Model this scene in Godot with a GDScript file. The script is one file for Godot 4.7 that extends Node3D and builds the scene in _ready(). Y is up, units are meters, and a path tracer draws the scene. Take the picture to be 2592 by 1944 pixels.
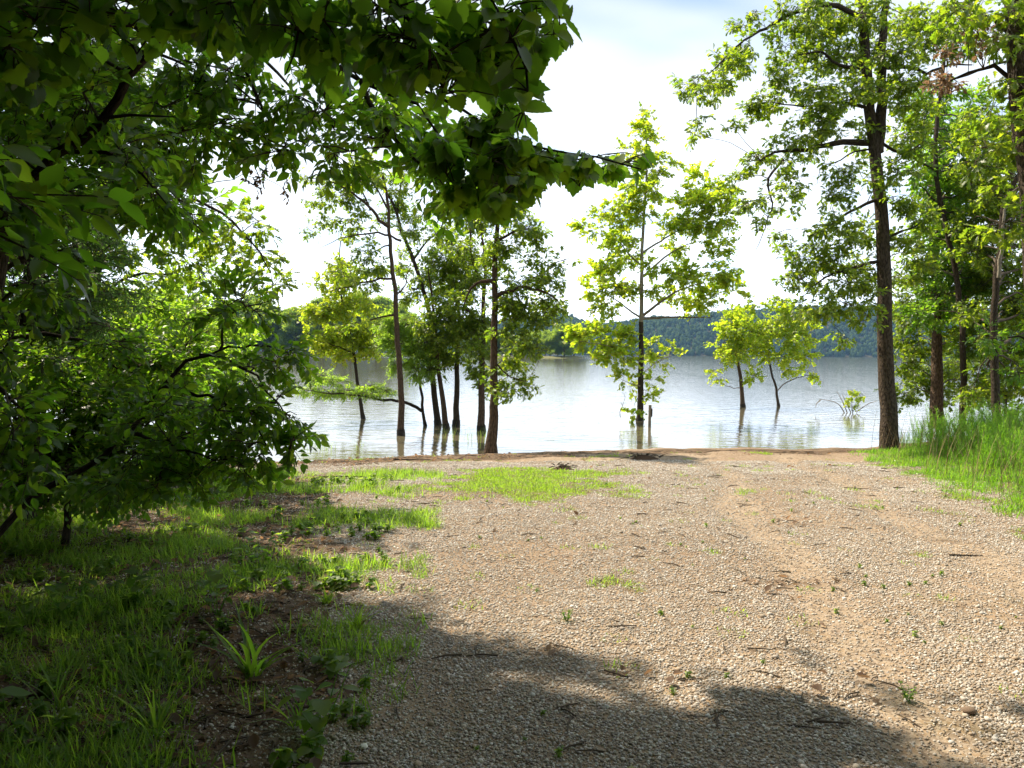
extends Node3D
# A gravel landing on a wooded lake shore in low evening sun. Units are metres, y is up, the lake surface lies at y = 0.

var rng := RandomNumberGenerator.new()
var wobble := FastNoiseLite.new()
var patches := FastNoiseLite.new()
var fine := FastNoiseLite.new()
var M := {}
var sprigs := {}
var taken := {}


# ------------------------------------------------------------------ naming
func numbered(called: String) -> String:
	if not taken.has(called):
		taken[called] = 0
		return called
	taken[called] += 1
	return "%s_%03d" % [called, taken[called]]

func tag(o: Node, label := "", category := "", group := "", kind := "") -> Node:
	if label: o.set_meta("label", label)
	if category: o.set_meta("category", category)
	if group: o.set_meta("group", group)
	if kind: o.set_meta("kind", kind)
	return o

func thing(called: String, at: Vector3, label: String, category: String, group := "") -> Node3D:
	var o := Node3D.new()
	o.name = numbered(called)
	add_child(o)
	o.position = at
	tag(o, label, category, group)
	return o

func part(called: String, mesh: Mesh, parent: Node3D, kind := "") -> MeshInstance3D:
	var o := MeshInstance3D.new()
	o.name = called
	o.mesh = mesh
	if kind: o.set_meta("kind", kind)
	parent.add_child(o, true)
	return o

func scatter(called: String, mesh: Mesh, places: Array, parent: Node, kind := "stuff", tints := PackedColorArray()) -> MultiMeshInstance3D:
	var mm := MultiMesh.new()
	mm.transform_format = MultiMesh.TRANSFORM_3D
	mm.use_colors = tints.size() > 0
	mm.mesh = mesh
	mm.instance_count = places.size()
	for i in places.size():
		mm.set_instance_transform(i, places[i])
		if tints.size(): mm.set_instance_color(i, tints[i])
	var o := MultiMeshInstance3D.new()
	o.name = called
	o.multimesh = mm
	if kind: o.set_meta("kind", kind)
	parent.add_child(o, true)
	return o


# ------------------------------------------------------------------ materials (colours are linear reflectances)
func lin(r: float, g: float, b: float) -> Color:
	return Color(r, g, b).linear_to_srgb()

func plain_mat(c: Color, rough := 0.9, spec := 0.4) -> StandardMaterial3D:
	var m := StandardMaterial3D.new()
	m.albedo_color = c
	m.roughness = rough
	m.metallic_specular = spec
	return m

func leaf_mat(c: Color, through: Color, share: float, rough := 0.42, spec := 0.38) -> StandardMaterial3D:
	# c: light thrown back; through: light passed by the leaf; share: how much of the leaf passes light
	var m := plain_mat(c, rough, spec)
	m.backlight_enabled = true
	var top: float = maxf(through.r, maxf(through.g, through.b))
	m.backlight = Color(through.r, through.g, through.b) * (2.0 * share / top)
	m.backlight = Color(m.backlight.r, m.backlight.g, m.backlight.b).linear_to_srgb()
	return m

func noise_tex(size: int, freq: float, ramp: Array, octaves := 4, type := FastNoiseLite.TYPE_SIMPLEX_SMOOTH, sd := 1, normal := 0.0) -> NoiseTexture2D:
	var n := FastNoiseLite.new()
	n.seed = sd
	n.noise_type = type
	n.frequency = freq
	n.fractal_octaves = octaves
	if type == FastNoiseLite.TYPE_CELLULAR:
		n.cellular_return_type = FastNoiseLite.RETURN_CELL_VALUE
	var t := NoiseTexture2D.new()
	t.width = size
	t.height = size
	t.seamless = true
	t.noise = n
	if normal > 0.0:
		t.as_normal_map = true
		t.bump_strength = normal
	if ramp.size():
		var g := Gradient.new()
		g.offsets = PackedFloat32Array()
		g.colors = PackedColorArray()
		for r in ramp: g.add_point(r[0], r[1])
		while g.get_point_count() > ramp.size(): g.remove_point(0)
		t.color_ramp = g
	return t

func bark_mat(dark: Color, light: Color, sd: int, stretch := 0.16) -> StandardMaterial3D:
	var m := StandardMaterial3D.new()
	var mid := dark.lerp(light, 0.45)
	m.albedo_texture = noise_tex(512, 0.02, [[0.0, dark], [0.42, mid], [0.62, light], [1.0, dark.lerp(light, 0.7)]], 5, FastNoiseLite.TYPE_SIMPLEX_SMOOTH, sd)
	m.heightmap_enabled = true
	m.heightmap_texture = noise_tex(512, 0.03, [], 4, FastNoiseLite.TYPE_SIMPLEX_SMOOTH, sd + 7)
	m.heightmap_scale = 3.0
	m.uv1_scale = Vector3(2.0, stretch * 5.0, 1.0)
	m.roughness = 0.95
	m.metallic_specular = 0.3
	return m

func make_materials() -> void:
	M.bark_oak = bark_mat(lin(0.03, 0.023, 0.017), lin(0.1, 0.075, 0.054), 3)
	M.bark_brown = bark_mat(lin(0.04, 0.027, 0.019), lin(0.15, 0.1, 0.066), 13)
	M.bark_pale = bark_mat(lin(0.19, 0.15, 0.11), lin(0.5, 0.45, 0.37), 33, 0.05)
	M.wet_bark = bark_mat(lin(0.014, 0.011, 0.008), lin(0.045, 0.034, 0.024), 43)
	M.wet_bark.roughness = 0.4
	M.twig = plain_mat(lin(0.07, 0.052, 0.036), 0.9)
	M.twig_pale = plain_mat(lin(0.2, 0.16, 0.115), 0.9)
	M.dead_leaf = [leaf_mat(lin(0.085, 0.057, 0.038), Color(0.12, 0.07, 0.035), 0.18, 0.75), leaf_mat(lin(0.058, 0.04, 0.028), Color(0.08, 0.045, 0.022), 0.15, 0.8), leaf_mat(lin(0.12, 0.088, 0.06), Color(0.15, 0.095, 0.05), 0.15, 0.75)]
	M.oak = [leaf_mat(lin(0.03, 0.048, 0.011), Color(0.13, 0.22, 0.008), 0.24), leaf_mat(lin(0.04, 0.06, 0.013), Color(0.2, 0.3, 0.012), 0.3), leaf_mat(lin(0.055, 0.076, 0.016), Color(0.34, 0.43, 0.016), 0.36)]
	M.sycamore = [leaf_mat(lin(0.06, 0.088, 0.017), Color(0.34, 0.5, 0.018), 0.42), leaf_mat(lin(0.078, 0.105, 0.02), Color(0.5, 0.62, 0.024), 0.46), leaf_mat(lin(0.095, 0.115, 0.024), Color(0.64, 0.7, 0.03), 0.48)]
	M.willow = [leaf_mat(lin(0.065, 0.105, 0.025), Color(0.36, 0.58, 0.04), 0.44), leaf_mat(lin(0.08, 0.115, 0.03), Color(0.46, 0.64, 0.05), 0.46), leaf_mat(lin(0.06, 0.09, 0.02), Color(0.3, 0.5, 0.03), 0.4)]
	M.gold = [leaf_mat(lin(0.075, 0.105, 0.018), Color(0.48, 0.62, 0.02), 0.4), leaf_mat(lin(0.09, 0.115, 0.02), Color(0.6, 0.68, 0.03), 0.42), leaf_mat(lin(0.065, 0.095, 0.02), Color(0.38, 0.55, 0.03), 0.4)]
	M.elm = [leaf_mat(lin(0.026, 0.046, 0.011), Color(0.11, 0.24, 0.01), 0.28), leaf_mat(lin(0.034, 0.058, 0.013), Color(0.18, 0.34, 0.014), 0.32), leaf_mat(lin(0.045, 0.07, 0.016), Color(0.28, 0.44, 0.02), 0.36)]
	M.grape = [leaf_mat(lin(0.026, 0.042, 0.011), Color(0.08, 0.17, 0.008), 0.28, 0.5), leaf_mat(lin(0.032, 0.05, 0.012), Color(0.12, 0.22, 0.01), 0.3, 0.5), leaf_mat(lin(0.04, 0.06, 0.014), Color(0.18, 0.32, 0.014), 0.32, 0.5)]
	M.cedar = [leaf_mat(lin(0.022, 0.04, 0.014), Color(0.06, 0.12, 0.02), 0.2, 0.6), leaf_mat(lin(0.03, 0.05, 0.016), Color(0.08, 0.15, 0.02), 0.2, 0.6), leaf_mat(lin(0.018, 0.032, 0.012), Color(0.05, 0.1, 0.02), 0.2, 0.6)]
	M.far = [leaf_mat(lin(0.04, 0.07, 0.02), Color(0.16, 0.26, 0.03), 0.35, 0.7), leaf_mat(lin(0.055, 0.09, 0.022), Color(0.26, 0.36, 0.03), 0.38, 0.7), leaf_mat(lin(0.07, 0.1, 0.022), Color(0.36, 0.42, 0.03), 0.38, 0.7)]
	M.ridge = plain_mat(lin(0.03, 0.05, 0.018), 0.95, 0.1)
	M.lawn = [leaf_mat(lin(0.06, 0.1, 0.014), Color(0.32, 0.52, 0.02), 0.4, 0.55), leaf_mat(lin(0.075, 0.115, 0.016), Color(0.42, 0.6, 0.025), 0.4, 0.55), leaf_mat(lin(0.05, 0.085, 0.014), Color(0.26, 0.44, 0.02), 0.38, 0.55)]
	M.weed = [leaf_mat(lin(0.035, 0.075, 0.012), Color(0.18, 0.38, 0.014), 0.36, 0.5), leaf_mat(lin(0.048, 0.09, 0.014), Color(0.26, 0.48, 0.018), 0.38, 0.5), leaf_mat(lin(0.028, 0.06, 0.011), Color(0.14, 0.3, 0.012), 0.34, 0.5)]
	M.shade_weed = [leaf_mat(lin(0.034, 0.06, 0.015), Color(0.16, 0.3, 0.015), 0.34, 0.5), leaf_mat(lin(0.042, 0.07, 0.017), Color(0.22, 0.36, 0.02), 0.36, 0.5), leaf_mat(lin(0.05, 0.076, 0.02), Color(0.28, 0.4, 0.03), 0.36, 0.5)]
	M.straw = plain_mat(lin(0.26, 0.19, 0.1), 0.85)


# ------------------------------------------------------------------ geometry collector
class Geo:
	var v := PackedVector3Array()
	var n := PackedVector3Array()
	var t := PackedVector2Array()
	var i := PackedInt32Array()

	func tube(pts: Array, radii: Array, sides: int, close_end := true) -> void:
		var count := pts.size()
		var side := Vector3.RIGHT
		var along := 0.0
		var first := v.size()
		for k in count:
			var dir: Vector3 = (pts[mini(k + 1, count - 1)] - pts[maxi(k - 1, 0)]).normalized()
			if k == 0:
				side = dir.cross(Vector3(0.31, 0.2, 0.93)).normalized()
			else:
				along += (pts[k] - pts[k - 1]).length()
			side = (side - dir * side.dot(dir)).normalized()
			var up := dir.cross(side)
			for s in sides + 1:
				var a := TAU * s / sides
				var out := side * cos(a) + up * sin(a)
				v.append(pts[k] + out * radii[k])
				n.append(out)
				t.append(Vector2(float(s) / sides, along))
		for k in count - 1:
			for s in sides:
				var a := first + k * (sides + 1) + s
				var b := a + sides + 1
				i.append_array([a, b, a + 1, a + 1, b, b + 1])
		if close_end:
			var c := v.size()
			v.append(pts[count - 1])
			n.append((pts[count - 1] - pts[count - 2]).normalized())
			t.append(Vector2(0.5, along))
			var last := first + (count - 1) * (sides + 1)
			for s in sides: i.append_array([last + s, c, last + s + 1])

	func mesh(material: Material) -> ArrayMesh:
		var m := ArrayMesh.new()
		add_to(m, material)
		return m

	func add_to(m: ArrayMesh, material: Material) -> void:
		if v.is_empty(): return
		var a := []
		a.resize(Mesh.ARRAY_MAX)
		a[Mesh.ARRAY_VERTEX] = v
		a[Mesh.ARRAY_NORMAL] = n
		a[Mesh.ARRAY_TEX_UV] = t
		a[Mesh.ARRAY_INDEX] = i
		m.add_surface_from_arrays(Mesh.PRIMITIVE_TRIANGLES, a)
		m.surface_set_material(m.get_surface_count() - 1, material)

	# a leaf whose stalk starts at x.origin, growing along -z, face up +y; rows: [share along, left width, right width]
	func blade(x: Transform3D, rows: Array, length: float, width: float, fold: float, droop: float) -> void:
		var first := v.size()
		for r in rows:
			var s: float = r[0]
			var sag := -droop * s * s * length
			v.append(x * Vector3(0, sag, -s * length))
			v.append(x * Vector3(-r[1] * width, sag + fold * r[1] * width, -r[3] * length))
			v.append(x * Vector3(r[2] * width, sag + fold * r[2] * width, -r[3] * length))
			var tilt := 2.0 * droop * s
			n.append((x.basis * Vector3(0, 1, -tilt)).normalized())
			n.append((x.basis * Vector3(fold, 1, -tilt)).normalized())
			n.append((x.basis * Vector3(-fold, 1, -tilt)).normalized())
			t.append(Vector2(0.5, s))
			t.append(Vector2(0.0, s))
			t.append(Vector2(1.0, s))
		for k in rows.size() - 1:
			var a := first + k * 3
			i.append_array([a, a + 1, a + 3, a + 1, a + 4, a + 3, a, a + 3, a + 2, a + 2, a + 3, a + 5])

	# a palmate leaf: outline points [x, z] round the stalk's end, cupped
	func palm(x: Transform3D, outline: Array, size: float, cup: float, droop: float) -> void:
		var first := v.size()
		v.append(x * Vector3(0, 0, -0.3 * size))
		n.append(x.basis.y.normalized())
		t.append(Vector2(0.5, 0.5))
		for o in outline:
			var p := Vector3(o[0], 0, -o[1]) * size
			var far := Vector2(o[0], o[1] - 0.3).length()
			p.y = (cup * absf(o[0]) - droop * far * far) * size
			v.append(x * p)
			n.append((x.basis * Vector3(-cup * signf(o[0]) + droop * o[0], 1, -droop * (o[1] - 0.3))).normalized())
			t.append(Vector2(0.5 + o[0] * 0.5, o[1]))
		for k in outline.size() - 1:
			i.append_array([first, first + 1 + k, first + 2 + k])


func leaf_rows(kind: String) -> Array:
	# [share along the midrib, left half-width, right half-width, share along at which the edge point lies]
	match kind:
		"oak":
			return [[0.0, 0.02, 0.02, 0.0], [0.16, 0.3, 0.26, 0.2], [0.28, 0.14, 0.16, 0.27], [0.42, 0.68, 0.62, 0.48], [0.56, 0.26, 0.3, 0.52], [0.68, 0.95, 0.9, 0.76], [0.82, 0.42, 0.38, 0.8], [0.92, 0.5, 0.55, 0.97], [1.0, 0.05, 0.05, 1.0]]
		"elm":
			return [[0.0, 0.03, 0.03, 0.0], [0.18, 0.7, 0.62, 0.16], [0.42, 1.0, 1.0, 0.4], [0.68, 0.74, 0.78, 0.66], [0.88, 0.3, 0.32, 0.86], [1.0, 0.02, 0.02, 1.0]]
		"heart":
			return [[0.0, 0.05, 0.05, 0.0], [0.05, 0.62, 0.66, -0.1], [0.16, 0.95, 0.92, 0.08], [0.24, 0.9, 0.9, 0.13], [0.34, 1.04, 1.0, 0.3], [0.42, 0.94, 0.93, 0.34], [0.52, 0.95, 0.96, 0.5], [0.6, 0.8, 0.82, 0.54], [0.7, 0.74, 0.74, 0.69], [0.78, 0.5, 0.52, 0.74], [0.88, 0.36, 0.36, 0.86], [1.0, 0.03, 0.03, 1.0]]
	return [[0.0, 0.05, 0.05, 0.0], [0.4, 1.0, 1.0, 0.4], [0.75, 0.6, 0.6, 0.75], [1.0, 0.02, 0.02, 1.0]]

const PLANE_LEAF := [[0.0, 0.0], [-0.22, -0.1], [-0.38, 0.06], [-0.62, 0.3], [-0.42, 0.4], [-0.5, 0.66], [-0.24, 0.64], [-0.16, 0.82], [0.0, 1.0], [0.16, 0.82], [0.24, 0.64], [0.5, 0.66], [0.42, 0.4], [0.62, 0.3], [0.38, 0.06], [0.22, -0.1], [0.0, 0.0]]
const GRAPE_LEAF := [[0.0, 0.06], [-0.16, -0.12], [-0.34, -0.12], [-0.45, 0.02], [-0.56, 0.06], [-0.55, 0.18], [-0.66, 0.32], [-0.52, 0.42], [-0.54, 0.56], [-0.4, 0.6], [-0.34, 0.74], [-0.2, 0.76], [-0.12, 0.9], [0.0, 1.04], [0.13, 0.9], [0.22, 0.78], [0.36, 0.72], [0.4, 0.6], [0.55, 0.56], [0.53, 0.42], [0.64, 0.3], [0.54, 0.18], [0.57, 0.04], [0.44, 0.0], [0.33, -0.12], [0.15, -0.12], [0.0, 0.06]]

func rand_turn(amount: float) -> Basis:
	return Basis.from_euler(Vector3(rng.randf_range(-amount, amount), rng.randf_range(-amount, amount), rng.randf_range(-amount, amount)))

func add_leaf(g: Geo, x: Transform3D, kind: String, size: float) -> void:
	var droop := rng.randf_range(0.05, 0.35)
	var fold := rng.randf_range(0.1, 0.6)
	match kind:
		"oak": g.blade(x, leaf_rows("oak"), size, size * 0.34, fold, droop)
		"elm": g.blade(x, leaf_rows("elm"), size, size * 0.27, fold, droop)
		"heart": g.blade(x, leaf_rows("heart"), size, size * 0.44, fold * 0.6, droop)
		"plane": g.palm(x, PLANE_LEAF, size, fold * 0.5, droop)
		"grape": g.palm(x, GRAPE_LEAF, size, fold * 0.4, droop)
		"narrow": g.blade(x, leaf_rows("elm"), size, size * 0.16, fold, droop)

# a twig end with its leaves, growing along -z from the origin; one surface for each tone, one for the stem
func make_sprig(kind: String, tones: Array, count: int, leaf: float, length: float, flat: float, tuft: bool, stem: Material) -> ArrayMesh:
	var geos := [Geo.new(), Geo.new(), Geo.new()]
	var wood := Geo.new()
	var bend := rng.randf_range(-0.15, 0.15)
	var pts := []
	for k in 4:
		var s := k / 3.0
		pts.append(Vector3(bend * s * s * length, -0.12 * s * s * length, -s * length))
	wood.tube(pts, [0.0035, 0.003, 0.0022, 0.0012], 3, false)
	for k in count:
		var s := (0.55 + 0.45 * k / count) if tuft else (0.15 + 0.85 * (k + 0.5) / count)
		var at := Vector3(bend * s * s * length, -0.12 * s * s * length, -s * length)
		var side := 1.0 if k % 2 else -1.0
		var yaw := side * rng.randf_range(0.5, 1.35)
		if tuft: yaw = rng.randf_range(-2.4, 2.4)
		if k == count - 1: yaw = rng.randf_range(-0.3, 0.3)
		var b := Basis(Vector3.UP, yaw) * Basis(Vector3.RIGHT, rng.randf_range(-0.9, 0.45) * flat) * Basis(Vector3.BACK, rng.randf_range(-1.0, 1.0) * flat)
		var size := leaf * rng.randf_range(0.7, 1.2)
		var stalk := leaf * rng.randf_range(0.1, 0.3)
		var dir := -b.z
		wood.tube([at, at + dir * stalk], [0.0014, 0.001], 3, false)
		add_leaf(geos[rng.randi() % 3], Transform3D(b, at + dir * stalk), kind, size)
	var m := ArrayMesh.new()
	for k in 3: geos[k].add_to(m, tones[k])
	wood.add_to(m, stem)
	return m

func make_sprigs() -> void:
	for k in 4:
		for d in [
			["oak", "oak", M.oak, 8, 0.1, 0.2, 1.0, true], ["sycamore", "plane", M.sycamore, 9, 0.085, 0.34, 0.9, false], ["willow", "narrow", M.willow, 11, 0.075, 0.22, 0.55, false],
			["gold", "plane", M.gold, 9, 0.08, 0.32, 0.9, false], ["elm", "elm", M.elm, 9, 0.085, 0.24, 0.7, false], ["hedge", "elm", M.elm, 10, 0.06, 0.2, 0.8, false],
			["bright", "elm", M.willow, 9, 0.09, 0.25, 0.9, false], ["grape", "grape", M.grape, 5, 0.11, 0.26, 0.9, false], ["heart", "heart", M.grape, 5, 0.1, 0.26, 0.8, false],
			["dead", "oak", M.dead_leaf, 5, 0.11, 0.14, 1.4, true], ["dead_elm", "elm", M.dead_leaf, 4, 0.08, 0.14, 1.4, true], ["cedar", "narrow", M.cedar, 22, 0.05, 0.3, 1.2, false]]:
			if not sprigs.has(d[0]): sprigs[d[0]] = []
			sprigs[d[0]].append(make_sprig(d[1], d[2], d[3], d[4], d[5], d[6], d[7], M.twig))
	# leaf masses for trees that stand far off: a loose ball of leaf-sized faces, drawn at the size of a bough
	for d in [["far", M.far], ["hill", [M.ridge, M.ridge, M.ridge]]]:
		sprigs[d[0]] = []
		for k in 4:
			var geos := [Geo.new(), Geo.new(), Geo.new()]
			for j in (60 if d[0] == "far" else 24):
				var at := Vector3(rng.randfn(0, 0.4), rng.randfn(0, 0.32), rng.randfn(0, 0.4))
				add_leaf(geos[rng.randi() % 3], Transform3D(rand_turn(3.0), at), "elm", rng.randf_range(0.25, 0.5))
			if d[0] == "hill":
				# seen from across the lake a crown is a closed, lumpy dome of leaves
				var dome: Geo = geos[0]
				var first := dome.v.size()
				for q in 9:
					for p in 13:
						var a := TAU * (p % 12) / 12
						var e := PI * (q / 8.0 - 0.5)
						var out := Vector3(cos(a) * cos(e), sin(e), sin(a) * cos(e))
						var r := 0.8 + 0.75 * fine.get_noise_3d(out.x * 14.0 + k * 50.0, out.y * 14.0, out.z * 14.0)
						dome.v.append(out * r)
						dome.n.append(out)
						dome.t.append(Vector2(p, q))
				for q in 8:
					for p in 12:
						var a := first + q * 13 + p
						dome.i.append_array([a, a + 1, a + 13, a + 1, a + 14, a + 13])
			var m := ArrayMesh.new()
			for j in 3: geos[j].add_to(m, d[1][j])
			sprigs[d[0]].append(m)


# ------------------------------------------------------------------ trees
func curve(pts: Array, step: float, shake: float) -> Array:
	# a smooth path through the points, a little crooked
	var out := []
	for k in pts.size() - 1:
		var a: Vector3 = pts[maxi(k - 1, 0)]
		var b: Vector3 = pts[k]
		var c: Vector3 = pts[k + 1]
		var d: Vector3 = pts[mini(k + 2, pts.size() - 1)]
		var count := maxi(1, int(ceil((c - b).length() / step)))
		for j in count:
			var p := b.cubic_interpolate(c, a, d, float(j) / count)
			if k + j > 0: p += Vector3(rng.randf_range(-1, 1), rng.randf_range(-1, 1), rng.randf_range(-1, 1)) * shake
			out.append(p)
	out.append(pts[pts.size() - 1])
	return out

func taper(count: int, r0: float, r1: float, flare := 0.0) -> Array:
	var out := []
	for k in count:
		var s := float(k) / maxi(1, count - 1)
		out.append(lerpf(r0, r1, s) + flare * r0 * exp(-s * count * 0.9))
	return out

func nearest(samples: Array, p: Vector3) -> int:
	var best := 0
	var least := 1e9
	for k in samples.size():
		var q: Vector3 = samples[k][0]
		var d := (q - p).length() + maxf(0.0, q.y - p.y) * 0.6
		if d < least:
			least = d
			best = k
	return best

# o: trunk [points], r0, r1, limbs [[points, r0, r1]], clumps [[centre, rx, ry]], leaf (sprig kind), dens (twigs a square metre), size, bark, twig_bark
func tree(called: String, label: String, category: String, group: String, o: Dictionary) -> Node3D:
	var base: Vector3 = o.trunk[0]
	var root := thing(called, base, label, category, group)
	var samples := []
	var step: float = o.get("step", 0.35)
	var shake: float = o.get("shake", 0.015)
	var path := curve(o.trunk, step, shake)
	var radii := taper(path.size(), o.r0, o.r1, o.get("flare", 0.25))
	var g := Geo.new()
	var local := path.map(func(p): return p - base)
	g.tube(local, radii, o.get("sides", 12))
	var bark: Material = M[o.get("bark", "bark_oak")]
	if o.has("upper_bark"):
		var cut: int = int(path.size() * o.get("upper_from", 0.35))
		var low := Geo.new()
		low.tube(local.slice(0, cut + 1), radii.slice(0, cut + 1), 12, false)
		part("trunk", low.mesh(bark), root)
		var high := Geo.new()
		high.tube(local.slice(cut), radii.slice(cut), 12)
		part("upper_trunk", high.mesh(M[o.upper_bark]), root)
	else:
		part("trunk", g.mesh(bark), root)
	if o.get("wet", false):
		var soaked := Geo.new()
		var foot: Vector3 = (local[1] - local[0]).normalized()
		var r: float = radii[0] * 1.03
		soaked.tube([local[0] - foot * 0.35, local[0] + foot * 0.05, local[0] + foot * rng.randf_range(0.12, 0.2)], [r * 1.06, r * 1.02, r * 0.97], 12, false)
		part("wet_base", soaked.mesh(M.wet_bark), root)
	var from: float = o.get("attach_from", 0.3)
	for k in path.size():
		if k >= path.size() * from: samples.append([path[k], radii[k]])
	for l in o.get("limbs", []):
		var lp := curve(l[0], step * 0.6, shake * 1.5)
		var lr := taper(lp.size(), l[1], l[2])
		var lg := Geo.new()
		lg.tube(lp.map(func(p): return p - base), lr, 7)
		part("branch", lg.mesh(M[o.get("limb_bark", o.get("upper_bark", o.get("bark", "bark_oak")))]), root)
		for k in lp.size(): samples.append([lp[k], lr[k]])
	var twigs := Geo.new()
	var kinds: Array = sprigs[o.leaf]
	var places := []
	for k in kinds: places.append([])
	var dens: float = o.get("dens", 14.0)
	var size: float = o.get("size", 1.0)
	var flat: float = o.get("flat", 0.6)
	var loose: float = o.get("loose", 1.2)
	for c in o.clumps:
		var centre: Vector3 = c[0]
		var rx: float = c[1] * loose
		var ry: float = c[2] * loose
		var own := []
		var at: Array = samples[nearest(samples, centre)]
		var start: Vector3 = at[0]
		var gap := centre - start
		var thick: float = clampf(minf(at[1] * 0.55, 0.006 + gap.length() * 0.009), 0.004, 0.05)
		var mid := start + gap * 0.5 + Vector3(rng.randf_range(-0.12, 0.12), rng.randf_range(0.0, 0.16), rng.randf_range(-0.12, 0.12)) * gap.length()
		var bp := curve([start, mid, centre], maxf(0.12, gap.length() / 8.0), gap.length() * 0.012)
		twigs.tube(bp, taper(bp.size(), thick, 0.0035), 5)
		for k in bp.size():
			if k >= bp.size() / 2: own.append([bp[k], 0.004])
		for k in maxi(2, int(rx * 5.0)):
			var e := centre + Vector3(rng.randf_range(-0.7, 0.7) * rx, rng.randf_range(-0.6, 0.6) * ry, rng.randf_range(-0.7, 0.7) * rx)
			var s: Vector3 = own[rng.randi() % own.size()][0]
			var m2 := (s + e) * 0.5 + Vector3(0, 0.08, 0) * (e - s).length()
			twigs.tube([s, m2, e], [0.0055, 0.0045, 0.003], 4)
			own.append([m2, 0.003])
			own.append([e, 0.003])
		var count := maxi(4, int(dens * 2.9 * PI * rx * ry))
		for k in count:
			var dir := Vector3(rng.randfn(0, 1), rng.randfn(0, 1), rng.randfn(0, 1)).normalized()
			var reach := pow(rng.randf(), 0.55) * rng.randf_range(0.75, 1.2)
			var e := centre + Vector3(dir.x * rx, dir.y * ry, dir.z * rx) * reach
			var s: Vector3 = own[nearest(own, e)][0]
			var way := e - s
			if way.length() < 0.05: way = dir * 0.1
			var m2 := s + way * 0.5 + Vector3(0, 0.1, 0) * way.length()
			twigs.tube([s, m2, e], [0.0035, 0.003, 0.002], 3, false)
			var heading := (way.normalized() + Vector3(rng.randf_range(-0.5, 0.5), rng.randf_range(-0.55, 0.25), rng.randf_range(-0.5, 0.5))).normalized()
			for j in o.get("per_twig", 3):
				var p := e if j == 0 else s.lerp(e, rng.randf_range(0.35, 0.95))
				var h := heading if j == 0 else (heading + Vector3(rng.randf_range(-1, 1), rng.randf_range(-0.6, 0.4), rng.randf_range(-1, 1))).normalized()
				var up := Vector3(rng.randf_range(-flat, flat), 1, rng.randf_range(-flat, flat)).normalized()
				if absf(h.dot(up)) > 0.96: up = Vector3.RIGHT
				var x := Transform3D(Basis.looking_at(h, up).scaled(Vector3.ONE * size * rng.randf_range(0.8, 1.2)), p - base)
				places[rng.randi() % kinds.size()].append(x)
	if twigs.v.size():
		var tm := twigs.mesh(M[o.get("twig_bark", "twig")])
		var tn := part("twigs", tm, root, "stuff")
		tn.position = -base
	for k in kinds.size():
		if places[k].size(): scatter("crown", kinds[k], places[k], root)
	return root

# limbs and leaf clumps for a tree that is not traced limb by limb
func wild(at: Vector3, tall: float, wide: float, from: float, count: int, lean := Vector3.ZERO) -> Dictionary:
	var top := at + Vector3(0, tall, 0) + lean
	var trunk := [at, at.lerp(top, 0.35) + Vector3(rng.randf_range(-0.15, 0.15), 0, rng.randf_range(-0.15, 0.15)), at.lerp(top, 0.7) + Vector3(rng.randf_range(-0.3, 0.3), 0, rng.randf_range(-0.3, 0.3)), top]
	var limbs := []
	var clumps := []
	for k in count:
		var s := from + (1.0 - from) * (k + 0.5) / count
		var root := at.lerp(top, s)
		var a := k * 2.4 + rng.randf_range(-0.5, 0.5)
		var round_ := sin(PI * clampf((s - from) / (1.0 - from) * 0.8 + 0.2, 0, 1))
		var reach := wide * (0.35 + 0.65 * round_) * rng.randf_range(0.75, 1.15)
		var tip := root + Vector3(cos(a) * reach, reach * rng.randf_range(0.05, 0.5), sin(a) * reach)
		var r := 0.012 + 0.016 * reach
		limbs.append([[root, root.lerp(tip, 0.5) + Vector3(0, 0.15 * reach, 0), tip], r, 0.008])
		clumps.append([tip, wide * rng.randf_range(0.22, 0.34), wide * rng.randf_range(0.14, 0.24)])
		clumps.append([root.lerp(tip, 0.6) + Vector3(rng.randf_range(-0.4, 0.4), rng.randf_range(0.0, 0.5), rng.randf_range(-0.4, 0.4)), wide * rng.randf_range(0.2, 0.3), wide * rng.randf_range(0.14, 0.22)])
	return {"trunk": trunk, "limbs": limbs, "clumps": clumps}

# single large leaves, each its own part, hung along a path
func big_leaf(parent: Node3D, base: Vector3, mesh: Mesh, at: Vector3, heading: Vector3, size: float) -> void:
	var up := Vector3(rng.randf_range(-0.7, 0.7), 1, rng.randf_range(-0.7, 0.7)).normalized()
	if absf(heading.dot(up)) > 0.95: up = Vector3.RIGHT
	var o := part("leaf", mesh, parent)
	o.transform = Transform3D(Basis.looking_at(heading, up).scaled(Vector3.ONE * size), at - base)


# ------------------------------------------------------------------ land
func shore(x: float) -> float:
	# where the water's edge lies: z for a given x
	var k := [[-400.0, 60.0], [-60.0, -7.0], [-25.0, -12.5], [-10.0, -14.2], [-6.8, -14.9], [-4.4, -15.5], [-0.4, -17.2], [3.0, -18.2], [8.0, -18.8], [11.0, -20.6], [16.0, -23.5], [30.0, -27.0], [80.0, -20.0], [400.0, 60.0]]
	var z := 60.0
	for j in k.size() - 1:
		if x >= k[j][0] and x <= k[j + 1][0]:
			z = lerpf(k[j][1], k[j + 1][1], (x - k[j][0]) / (k[j + 1][0] - k[j][0]))
	return z + wobble.get_noise_2d(x * 9.0, 40.0) * 0.4 + fine.get_noise_2d(x * 14.0, 11.0) * 0.18

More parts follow.
